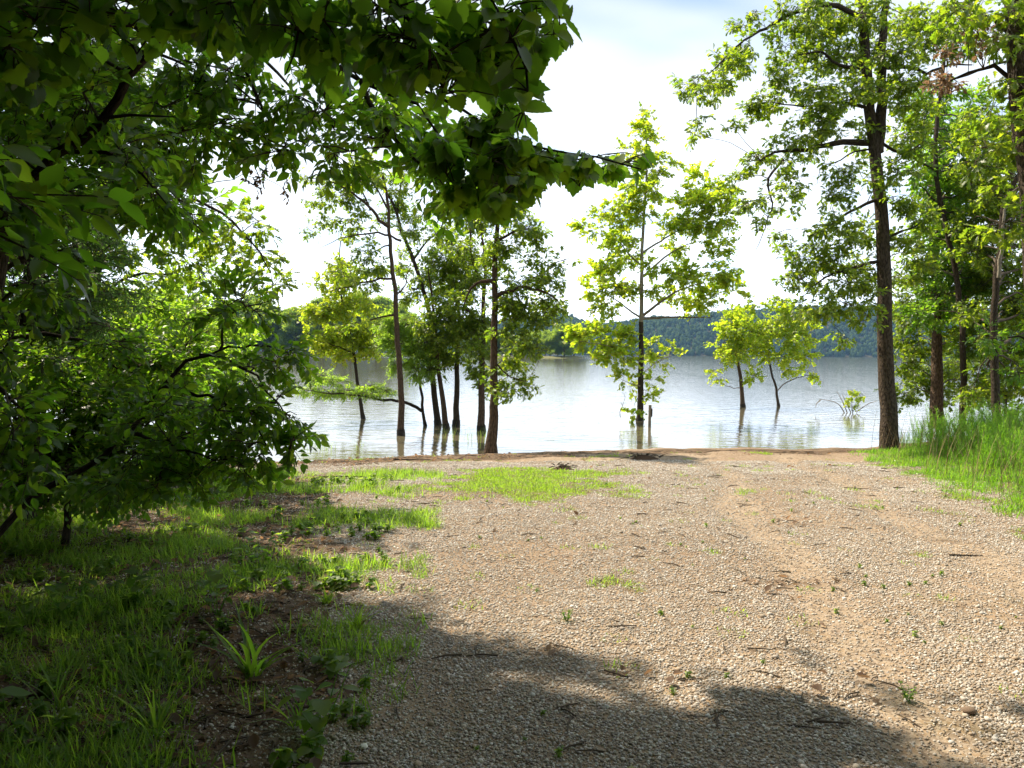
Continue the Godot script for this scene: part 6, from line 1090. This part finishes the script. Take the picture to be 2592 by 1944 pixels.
	# the thick dark bough that crosses the upper left corner, with the leaning trunk it springs from
	tree("near_tree", "dark near trunk at the left edge with a bough slanting up to the right", "tree", "", {
		"trunk": [Vector3(-2.55, 0.16, -3.83), Vector3(-2.51, 1.13, -3.82), Vector3(-2.45, 1.96, -3.80), Vector3(-2.38, 2.51, -3.77), Vector3(-2.37, 3.04, -3.74), Vector3(-2.41, 3.64, -3.71), Vector3(-2.44, 4.15, -3.68)], "r0": 0.075, "r1": 0.05, "bark": "bark_oak", "leaf": "elm", "dens": 60.0, "size": 0.78, "attach_from": 0.4,
		"limbs": [[[Vector3(-2.35, 2.69, -3.72), Vector3(-2.17, 2.82, -3.67), Vector3(-1.98, 2.95, -3.62), Vector3(-1.79, 3.09, -3.57), Vector3(-1.60, 3.24, -3.52), Vector3(-1.47, 3.39, -3.47), Vector3(-1.37, 3.50, -3.41), Vector3(-1.25, 3.67, -3.36)], 0.026, 0.016], [[Vector3(-1.98, 2.96, -3.63), Vector3(-1.80, 2.94, -3.63), Vector3(-1.64, 2.86, -3.63), Vector3(-1.52, 2.74, -3.63)], 0.011, 0.003], [[Vector3(-1.77, 3.08, -3.54), Vector3(-1.62, 3.11, -3.54), Vector3(-1.44, 3.09, -3.54)], 0.01, 0.003]],
		"clumps": [[Vector3(-2.10, 3.18, -3.53), 0.12, 0.08], [Vector3(-2.02, 3.39, -3.68), 0.12, 0.08], [Vector3(-1.99, 3.41, -3.41), 0.11, 0.08], [Vector3(-1.80, 3.17, -3.48), 0.10, 0.07], [Vector3(-1.97, 3.61, -3.93), 0.13, 0.09], [Vector3(-1.61, 3.48, -3.58), 0.10, 0.07], [Vector3(-2.18, 2.96, -3.59), 0.10, 0.08], [Vector3(-2.16, 2.85, -3.83), 0.10, 0.07], [Vector3(-2.26, 2.67, -3.75), 0.10, 0.07], [Vector3(-2.04, 2.36, -3.47), 0.10, 0.07], [Vector3(-2.26, 2.13, -3.70), 0.10, 0.08], [Vector3(-1.76, 2.98, -3.71), 0.08, 0.05], [Vector3(-1.71, 2.87, -3.88), 0.07, 0.05], [Vector3(-2.16, 1.81, -3.53), 0.10, 0.08], [Vector3(-2.10, 1.60, -3.62), 0.10, 0.07]]})

# the near canopy whose big leaves can be told apart: each of the largest is a part of its own
func make_near_canopy() -> void:
	var kinds := []
	for k in 8:
		var g := Geo.new()
		add_leaf(g, Transform3D.IDENTITY, ["grape", "heart", "heart", "grape"][k % 4], 1.0)
		kinds.append(g.mesh(M.grape[k % 3]))
	for d in [
		{"name": "overhanging_bough", "label": "near bough of broad toothed leaves reaching out over the landing to the right", "leaf": "heart",
			"main": [Vector3(-2.55, 4.64, -4.40), Vector3(-1.92, 4.02, -4.26), Vector3(-1.27, 3.65, -4.14), Vector3(-0.74, 3.44, -4.02), Vector3(-0.37, 3.30, -3.90), Vector3(-0.18, 3.16, -3.79), Vector3(-0.02, 3.04, -3.67), Vector3(0.14, 2.97, -3.56), Vector3(0.33, 2.91, -3.44), Vector3(0.51, 2.84, -3.33)], "r": 0.018, "size": 0.066,
			"side": [[Vector3(-0.17, 3.12, -3.64), Vector3(-0.20, 2.97, -3.64), Vector3(-0.24, 2.83, -3.63), Vector3(-0.22, 2.73, -3.63)], [Vector3(-0.10, 3.07, -3.64), Vector3(-0.06, 2.95, -3.63), Vector3(-0.02, 2.83, -3.63)], [Vector3(0.14, 2.97, -3.54), Vector3(0.22, 2.87, -3.53), Vector3(0.28, 2.81, -3.53)], [Vector3(-0.36, 3.25, -3.75), Vector3(-0.21, 3.27, -3.75), Vector3(-0.04, 3.23, -3.75)], [Vector3(-0.02, 3.03, -3.64), Vector3(0.10, 2.87, -3.63), Vector3(0.14, 2.81, -3.63)]],
			"clumps": [[Vector3(-0.15, 3.09, -3.78), 0.13, 0.06], [Vector3(-0.00, 2.97, -3.62), 0.11, 0.05], [Vector3(0.14, 2.95, -3.72), 0.09, 0.04], [Vector3(0.27, 2.87, -3.45), 0.07, 0.03], [Vector3(0.44, 2.94, -3.77), 0.06, 0.03], [Vector3(-0.10, 2.89, -3.60), 0.09, 0.05], [Vector3(-0.22, 2.80, -3.68), 0.09, 0.06], [Vector3(0.04, 2.80, -3.47), 0.07, 0.03], [Vector3(-0.29, 2.93, -3.48), 0.08, 0.06], [Vector3(-0.05, 2.72, -3.43), 0.06, 0.04], [Vector3(0.55, 2.94, -3.71), 0.03, 0.02], [Vector3(-0.04, 3.17, -3.76), 0.06, 0.05]], "count": 290},
		{"name": "vine_curtain", "label": "curtain of big dark vine leaves hanging across the top of the view", "leaf": "grape",
			"main": [Vector3(-1.49, 3.81, -2.67), Vector3(-1.07, 3.40, -2.57), Vector3(-0.68, 3.22, -2.48), Vector3(-0.34, 3.13, -2.40), Vector3(-0.07, 3.09, -2.32), Vector3(0.11, 3.09, -2.24)], "r": 0.012, "size": 0.062,
			"side": [[Vector3(-0.64, 3.16, -2.34), Vector3(-0.61, 3.00, -2.34), Vector3(-0.64, 2.87, -2.33)], [Vector3(-0.33, 3.11, -2.34), Vector3(-0.27, 2.97, -2.33), Vector3(-0.20, 2.84, -2.33)], [Vector3(-0.07, 3.05, -2.24), Vector3(-0.00, 2.93, -2.23), Vector3(0.04, 2.80, -2.23), Vector3(0.01, 2.70, -2.22)], [Vector3(-1.02, 3.33, -2.45), Vector3(-1.04, 3.09, -2.44), Vector3(-1.10, 2.96, -2.43)], [Vector3(-1.24, 3.52, -2.46), Vector3(-1.34, 3.14, -2.44), Vector3(-1.42, 2.99, -2.44)]],
			"clumps": [[Vector3(-0.65, 3.05, -2.38), 0.12, 0.08], [Vector3(-0.50, 3.04, -2.42), 0.12, 0.08], [Vector3(-0.32, 2.97, -2.31), 0.12, 0.08], [Vector3(-0.17, 3.00, -2.35), 0.12, 0.08], [Vector3(-0.04, 3.01, -2.35), 0.10, 0.08], [Vector3(0.05, 3.04, -2.42), 0.08, 0.07], [Vector3(0.11, 3.11, -2.52), 0.06, 0.06], [Vector3(-0.22, 2.87, -2.31), 0.09, 0.06], [Vector3(-0.10, 2.94, -2.48), 0.08, 0.06], [Vector3(-0.00, 2.86, -2.27), 0.05, 0.05], [Vector3(-0.82, 3.07, -2.42), 0.12, 0.08], [Vector3(-0.97, 3.08, -2.40), 0.12, 0.07], [Vector3(-1.15, 3.06, -2.37), 0.12, 0.08], [Vector3(-1.33, 3.04, -2.38), 0.12, 0.09], [Vector3(-1.42, 2.92, -2.34), 0.09, 0.09], [Vector3(-0.37, 2.93, -2.47), 0.08, 0.05], [Vector3(0.02, 2.76, -2.27), 0.03, 0.03], [Vector3(-0.57, 2.99, -2.51), 0.08, 0.06]], "count": 298}]:
		var base: Vector3 = d.main[0]
		var root := thing(d.name, base, d.label, "branch")
		var wood := Geo.new()
		var main := curve(d.main, 0.12, 0.006)
		wood.tube(main.map(func(p): return p - base), taper(main.size(), d.r, 0.003), 7)
		part("stem", wood.mesh(M.bark_oak), root)
		var samples := main.map(func(p): return [p, 0.01])
		for s in d.side:
			var sg := Geo.new()
			var sp := curve(s, 0.1, 0.006)
			sg.tube(sp.map(func(p): return p - base), taper(sp.size(), 0.006, 0.002), 5)
			part("side_stem", sg.mesh(M.bark_oak), root)
			for p in sp: samples.append([p, 0.005])
		var total := 0.0
		for c in d.clumps: total += c[1] * c[2]
		var twigs := Geo.new()
		var rest := [[], [], [], [], [], [], [], []]
		for c in d.clumps:
			var many := int(ceil(d.count * 3.3 * c[1] * c[2] / total))
			for k in many:
				var dir := Vector3(rng.randfn(0, 1), rng.randfn(0, 1), rng.randfn(0, 1)).normalized() * pow(rng.randf(), 0.4)
				var e: Vector3 = c[0] + Vector3(dir.x * c[1], dir.y * c[2], dir.z * 0.25)
				var s: Vector3 = samples[nearest(samples, e)][0]
				var m2 := (s + e) * 0.5 + Vector3(0, 0.05, 0) * (e - s).length()
				twigs.tube([s - base, m2 - base, e - base], [0.0028, 0.0022, 0.0012], 4, false)
				if rng.randf() < 0.3: samples.append([m2, 0.003])
				var out := (e - s).normalized()
				var heading := (out * 0.6 + Vector3(rng.randf_range(-0.7, 0.7), rng.randf_range(-1.3, 0.1), rng.randf_range(-0.7, 0.7))).normalized()
				var size: float = d.size * rng.randf_range(0.6, 1.2)
				if k < many * 0.3:
					big_leaf(root, base, kinds[rng.randi() % 8], e, heading, size)
				else:
					var up := Vector3(rng.randf_range(-0.7, 0.7), 1, rng.randf_range(-0.7, 0.7)).normalized()
					rest[rng.randi() % 8].append(Transform3D(Basis.looking_at(heading, up if absf(heading.dot(up)) < 0.95 else Vector3.RIGHT).scaled(Vector3.ONE * size), e - base))
		part("stalks", twigs.mesh(M.twig), root, "stuff")
		for k in 8:
			if rest[k].size(): scatter("foliage", kinds[k], rest[k], root)

# woods outside the view: they keep the light of the sky off the left and off the near leaves
func make_woods_around() -> void:
	var rows := [
		[Vector3(-9.8, 0.6, -7.2), 9.5, 2.6, "oak"], [Vector3(-13.0, 0.6, -11.0), 11.0, 3.8, "oak"], [Vector3(-8.0, 0.6, -2.5), 10.5, 3.6, "elm"], [Vector3(-6.0, 0.6, 2.5), 11.0, 3.8, "oak"], [Vector3(-12.0, 0.6, -3.5), 12.0, 4.0, "oak"],
		[Vector3(-1.6, 0.6, 6.5), 11.0, 3.8, "elm"], [Vector3(4.2, 0.6, 8.0), 11.5, 4.0, "oak"], [Vector3(9.5, 0.7, 3.5), 11.0, 3.8, "oak"], [Vector3(12.5, 0.7, -4.5), 11.0, 3.6, "oak"], [Vector3(14.0, 0.5, -12.0), 10.0, 3.4, "elm"], [Vector3(-17.0, 0.5, -7.0), 12.0, 4.2, "elm"], [Vector3(-1.9, 0.6, 1.6), 11.0, 4.6, "oak"], [Vector3(2.6, 0.6, 3.0), 12.0, 4.6, "elm"], [Vector3(-6.8, 0.6, -4.9), 12.0, 2.2, "oak"], [Vector3(-4.5, 0.6, 4.6), 11.0, 4.0, "elm"], [Vector3(-4.2, 0.6, -4.9), 11.5, 2.7, "oak"], [Vector3(-6.9, 0.6, -6.9), 10.5, 2.4, "oak"], [Vector3(-3.4, 0.6, -1.0), 11.0, 3.2, "oak"], [Vector3(0.6, 0.6, 9.5), 12.0, 4.4, "oak"], [Vector3(7.0, 0.6, 6.5), 11.0, 4.2, "oak"], [Vector3(-9.0, 0.6, 0.6), 11.0, 4.2, "oak"], [Vector3(6.6, 0.6, 0.6), 9.0, 3.0, "elm"], [Vector3(-6.5, 0.6, 8.0), 12.0, 4.4, "oak"]]
	for d in [Vector3(-3.4, 0.6, -2.6), Vector3(-3.0, 0.6, -0.6), Vector3(-2.6, 0.6, 1.4), Vector3(-5.0, 0.6, -3.6), Vector3(4.6, 0.6, 2.6), Vector3(0.6, 0.6, 4.2), Vector3(3.2, 0.6, 4.6)]:
		var b := wild(d, 3.4, 1.3, 0.05, 12)
		b.merge({"r0": 0.05, "r1": 0.012, "leaf": "elm", "dens": 12.0, "size": 1.4, "bark": "bark_oak", "sides": 6})
		tree("woodland_bush", "leafy bush beside the clearing, beyond the view", "bush", "bushes round the clearing", b)
	for k in rows.size():
		var r: Array = rows[k]
		var w := wild(r[0], r[1], r[2], 0.52 if absf(r[0].x) < 7.4 and r[0].z > -8.0 and r[0].z < 0.0 else (0.3 if absf(r[0].x) < 3.0 else 0.12), 19)
		w.merge({"r0": 0.2, "r1": 0.05, "leaf": r[3], "dens": 5.0 if r[0].x > -5.0 and r[0].z < 0.0 else 7.5, "size": 1.2 if r[0].x > -5.0 and r[0].z < 0.0 else 1.6, "bark": "bark_oak", "step": 0.8, "sides": 8, "per_twig": 3})
		tree("woodland_tree", "tall woodland tree standing round the clearing beyond the view", "tree", "woods round the clearing", w)

func make_small_things() -> void:
	# the post in the water
	var post := thing("wooden_post", Vector3(3.985, -0.026, -23.737), "short grey wooden post standing in the water beside the sycamore", "post")
	var g := Geo.new()
	g.tube([Vector3(0, -0.2, 0), Vector3(0.0, 0.3, 0), Vector3(0.008, 0.66, 0)], [0.045, 0.044, 0.043], 9)
	part("shaft", g.mesh(M.bark_pale), post)
	var c := Geo.new()
	c.tube([Vector3(0.055, 0.32, 0.01), Vector3(0.06, 0.56, 0.01)], [0.022, 0.022], 6)
	part("cleat", c.mesh(M.bark_oak), post)
	branchy_snag("dead_stick", "thin bent stick poking out of the water left of the sycamore", [[Vector3(3.26, 0.20, -24.55), Vector3(3.23, 0.36, -24.55), Vector3(3.32, 0.59, -24.56), Vector3(3.38, 0.81, -24.57), Vector3(3.29, 0.95, -24.57)], [Vector3(3.31, 0.56, -24.56), Vector3(3.25, 0.67, -24.56)]], 0.012, M.twig)
	branchy_snag("drowned_branch", "bare grey branches sticking out of the water beside the yellow shrub", [[Vector3(12.38, -0.01, -30.34), Vector3(12.24, 0.34, -30.36), Vector3(12.07, 0.66, -30.37), Vector3(12.00, 0.78, -30.37)], [Vector3(12.28, -0.01, -30.34), Vector3(12.11, 0.27, -30.35), Vector3(11.80, 0.43, -30.36), Vector3(11.32, 0.50, -30.36)], [Vector3(12.52, -0.00, -30.34), Vector3(12.34, 0.37, -30.36), Vector3(12.20, 0.68, -30.37)], [Vector3(11.39, 0.46, -30.36), Vector3(11.25, 0.33, -30.35), Vector3(11.22, 0.16, -30.35)], [Vector3(12.72, 0.03, -30.34), Vector3(13.10, 0.31, -30.35), Vector3(13.47, 0.45, -30.36)]], 0.02, M.twig_pale)
	# stones and debris that stand out
	var stones := [[Vector3(2.093, 0.371, -3.687), 0.085, Color(0.17, 0.12, 0.085), "flat brown stone lying alone on the gravel at the lower right"], [Vector3(0.484, 0.530, -3.093), 0.12, Color(0.2, 0.19, 0.08), "mossy yellowish stone at the bottom edge of the gravel"], [Vector3(-0.582, 0.456, -4.041), 0.05, Color(0.62, 0.56, 0.46), "pale stone at the edge of the shaded grass"], [Vector3(-0.599, 0.476, -3.341), 0.055, Color(0.62, 0.6, 0.52), "white rounded stone in the shade near the bottom"]]
	for k in stones.size():
		var s: Array = stones[k]
		var m: ArrayMesh = make_stone(90 + k)
		var mat := plain_mat(s[2].linear_to_srgb(), 0.85, 0.3)
		m.surface_set_material(0, mat)
		var o := MeshInstance3D.new()
		o.name = numbered("stone")
		o.mesh = m
		add_child(o)
		var at: Vector3 = s[0]
		o.position = Vector3(at.x, ground_y(at.x, at.z) + s[1] * 0.12, at.z)
		o.scale = Vector3(s[1], s[1] * 0.75, s[1])
		o.rotation.y = k * 1.3 + 0.4
		tag(o, s[3], "stone")
	for d in [[Vector3(2.392, 0.145, -14.737), 0.34, "low dark heap of driftwood scraps near the water's edge"], [Vector3(0.802, 0.153, -12.936), 0.26, "dark clump of roots and scraps at the top of the turf"]]:
		var at := Vector3(d[0].x, ground_y(d[0].x, d[0].z), d[0].z)
		var root := thing("debris_heap", at, d[2], "debris")
		var dirt := Geo.new()
		for q in 5:
			for p in 12:
				var a := TAU * p / 12
				var r: float = d[1] * (1.0 - q / 4.2) * (0.85 + 0.3 * fine.get_noise_2d(p * 40.0, d[1] * 900.0))
				dirt.v.append(Vector3(cos(a) * r, -0.02 + 0.1 * sin(q / 4.0 * PI * 0.5) * d[1] * 3.0, sin(a) * r * 0.55))
				dirt.n.append(Vector3(cos(a), 1.6, sin(a)).normalized())
				dirt.t.append(Vector2(p, q))
		for q in 4:
			for p in 12:
				var a := q * 12 + p
				var b := q * 12 + (p + 1) % 12
				dirt.i.append_array([a, b, a + 12, b, b + 12, a + 12])
		part("soil", dirt.mesh(plain_mat(lin(0.07, 0.045, 0.03), 0.95, 0.2)), root)
		for k in 26:
			var s := Geo.new()
			var a := rng.randf() * TAU
			var b: Vector3 = Vector3(cos(a), 0, sin(a) * 0.5) * d[1] * rng.randf_range(0.1, 0.9) + Vector3(0, 0.03 + rng.randf() * 0.06, 0)
			var e: Vector3 = b + Vector3(rng.randf_range(-1, 1), rng.randf_range(-0.2, 0.35), rng.randf_range(-0.6, 0.6)) * d[1] * 0.5
			s.tube([b, (b + e) * 0.5 + Vector3(0, 0.01, 0), e], [0.009, 0.007, 0.004], 5)
			part("stick", s.mesh(M.twig if k % 2 else M.bark_oak), root)
	for d in [[[Vector3(-2.82, 0.11, -12.03), Vector3(-2.54, 0.04, -12.03), Vector3(-2.14, 0.02, -12.03)], 0.016, "dark fallen stick on the brown litter left of the turf"], [[Vector3(2.74, 0.20, -8.23), Vector3(4.70, 0.18, -8.23)], 0.006, ""], [[Vector3(3.73, 0.51, -6.94), Vector3(3.88, 0.49, -6.94), Vector3(4.01, 0.47, -6.94)], 0.008, "thin fallen stick lying on the gravel at the right"], [[Vector3(-2.15, 0.04, -14.93), Vector3(-1.89, 0.01, -14.93), Vector3(-1.47, 0.03, -14.93)], 0.014, "fallen branch lying along the water's edge left of the oak"]]:
		if d[2] == "": continue
		var pts := []
		for p in d[0]: pts.append(Vector3(p.x, ground_y(p.x, p.z) + d[1], p.z))
		var s := Geo.new()
		var path := curve(pts, 0.1, 0.006)
		s.tube(path.map(func(p): return p - pts[0]), taper(path.size(), d[1], d[1] * 0.5), 6)
		var o := MeshInstance3D.new()
		o.name = numbered("fallen_stick")
		o.mesh = s.mesh(M.bark_oak)
		add_child(o)
		o.position = pts[0]
		tag(o, d[2], "stick")
	# the broad-bladed plant in the dark foreground and its neighbours
	for d in [[Vector3(-1.312, 0.490, -4.142), 13, 0.42, 0.011, "tall broad bladed grass plant in the dim foreground"], [Vector3(-1.205, 0.489, -5.343), 30, 0.16, 0.004, "sunlit tuft of fine grass beside the gravel edge"], [Vector3(-0.913, 0.488, -4.843), 44, 0.2, 0.0035, "upright tuft of bright grass at the gravel's shaded edge"], [Vector3(-1.514, 0.519, -3.443), 20, 0.33, 0.0045, "arching grass clump in the dark lower left"], [Vector3(-2.094, 0.550, -3.744), 20, 0.36, 0.0045, "arching grass clump at the dark left edge"], [Vector3(-0.930, 0.479, -3.541), 16, 0.22, 0.005, "low arching grass clump in the shade below the broad bladed plant"]]:
		var at := Vector3(d[0].x, ground_y(d[0].x, d[0].z) - 0.005, d[0].z)
		var root := thing("grass_plant", at, d[4], "grass")
		for k in d[1]:
			var b := Geo.new()
			var x := Transform3D(Basis(Vector3.UP, k * 2.4 + rng.randf()) * Basis(Vector3.RIGHT, PI / 2 - rng.randf_range(0.1, 0.75)), Vector3(rng.randf_range(-0.03, 0.03), 0, rng.randf_range(-0.03, 0.03)))
			var rows := []
			for j in 7:
				var s := j / 6.0
				var wide := sin(PI * pow(s * 0.86 + 0.14, 0.8)) + 0.04
				rows.append([s, wide, wide, s])
			b.blade(x, rows, d[2] * rng.randf_range(0.5, 1.15), d[3], 0.5, rng.randf_range(0.15, 1.0))
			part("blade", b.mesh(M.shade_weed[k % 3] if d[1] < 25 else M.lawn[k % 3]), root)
	for d in [[Vector3(-1.811, 0.487, -5.043), "broadleaved weed among the dim grass, left of the broad bladed plant"], [Vector3(-2.389, 0.508, -5.244), "broadleaved weed at the foot of the arching bush"], [Vector3(-0.805, 0.446, -3.440), "small pale leafy weed near the bottom edge"], [Vector3(1.886, 0.424, -3.840), "tiny dark green weed alone on the gravel at right"], [Vector3(-2.675, 0.482, -4.943), "leafy weed at the dark left edge"], [Vector3(-1.952, 0.474, -6.343), "sunlit leafy weed on the grass below the arching bush"], [Vector3(0.350, 0.516, -4.994), "small weed with pale leaves on the bare gravel"]]:
		var at := Vector3(d[0].x, ground_y(d[0].x, d[0].z) - 0.005, d[0].z)
		var root := thing("leafy_weed", at, d[1], "weed")
		var tall := 0.08 if d[0].x > 0.1 else 0.3
		var st := Geo.new()
		for k in 5:
			var a := k * 1.3
			var top := Vector3(cos(a) * 0.45, rng.randf_range(0.7, 1.1), sin(a) * 0.45) * tall
			st.tube([Vector3.ZERO, top * 0.5, top], [0.003, 0.0025, 0.0015], 4)
			for j in 5:
				var g2 := Geo.new()
				add_leaf(g2, Transform3D(Basis(Vector3.UP, j * 2.2 + k) * Basis(Vector3.RIGHT, rng.randf_range(-0.4, 0.4)), top * (0.4 + 0.15 * j)), "heart" if k % 2 else "elm", rng.randf_range(0.7, 1.2) * tall * 0.28)
				part("leaf", g2.mesh(M.shade_weed[(j + k) % 3]), root)
		part("stem", st.mesh(M.shade_weed[0]), root)


const SUN := Vector3(-0.485, 0.78, -0.395)

func _ready() -> void:
	var camera := Camera3D.new()
	camera.name = "camera"
	camera.position = Vector3(0, 2.1, 0)
	camera.rotation_degrees = Vector3(-2.16, 0, 0.5)
	camera.fov = 50.0
	camera.near = 0.05
	camera.far = 6000.0
	camera.current = true
	add_child(camera)
	var air := Environment.new()
	air.background_mode = Environment.BG_SKY
	air.sky = make_sky()
	air.tonemap_mode = Environment.TONE_MAPPER_LINEAR
	air.tonemap_exposure = 2.15
	air.sdfgi_enabled = true
	air.ssao_enabled = true
	air.ssil_enabled = true
	air.fog_enabled = true
	air.fog_density = 0.00008
	air.fog_light_color = Color(0.58, 0.77, 1.0)
	var around := WorldEnvironment.new()
	around.name = "surroundings"
	around.environment = air
	add_child(around)
	var sun := DirectionalLight3D.new()
	sun.name = "sun"
	sun.light_energy = 1.6
	sun.light_color = Color(1.0, 0.945, 0.85)
	sun.light_angular_distance = 0.8
	sun.shadow_enabled = true
	add_child(sun)
	sun.look_at_from_position(SUN * 100.0, Vector3.ZERO)

	rng.seed = 20240
	wobble.seed = 3
	wobble.frequency = 0.05
	patches.seed = 8
	patches.frequency = 0.05
	patches.fractal_octaves = 4
	fine.seed = 12
	fine.frequency = 0.1
	fine.fractal_octaves = 3
	make_materials()
	make_sprigs()
	make_ground()
	make_water()
	make_far_shore()
	make_flooded_trees()
	make_right_bank()
	make_left_woods()
	make_near_canopy()
	make_woods_around()
	make_gravel()
	make_ground_cover()
	make_small_things()
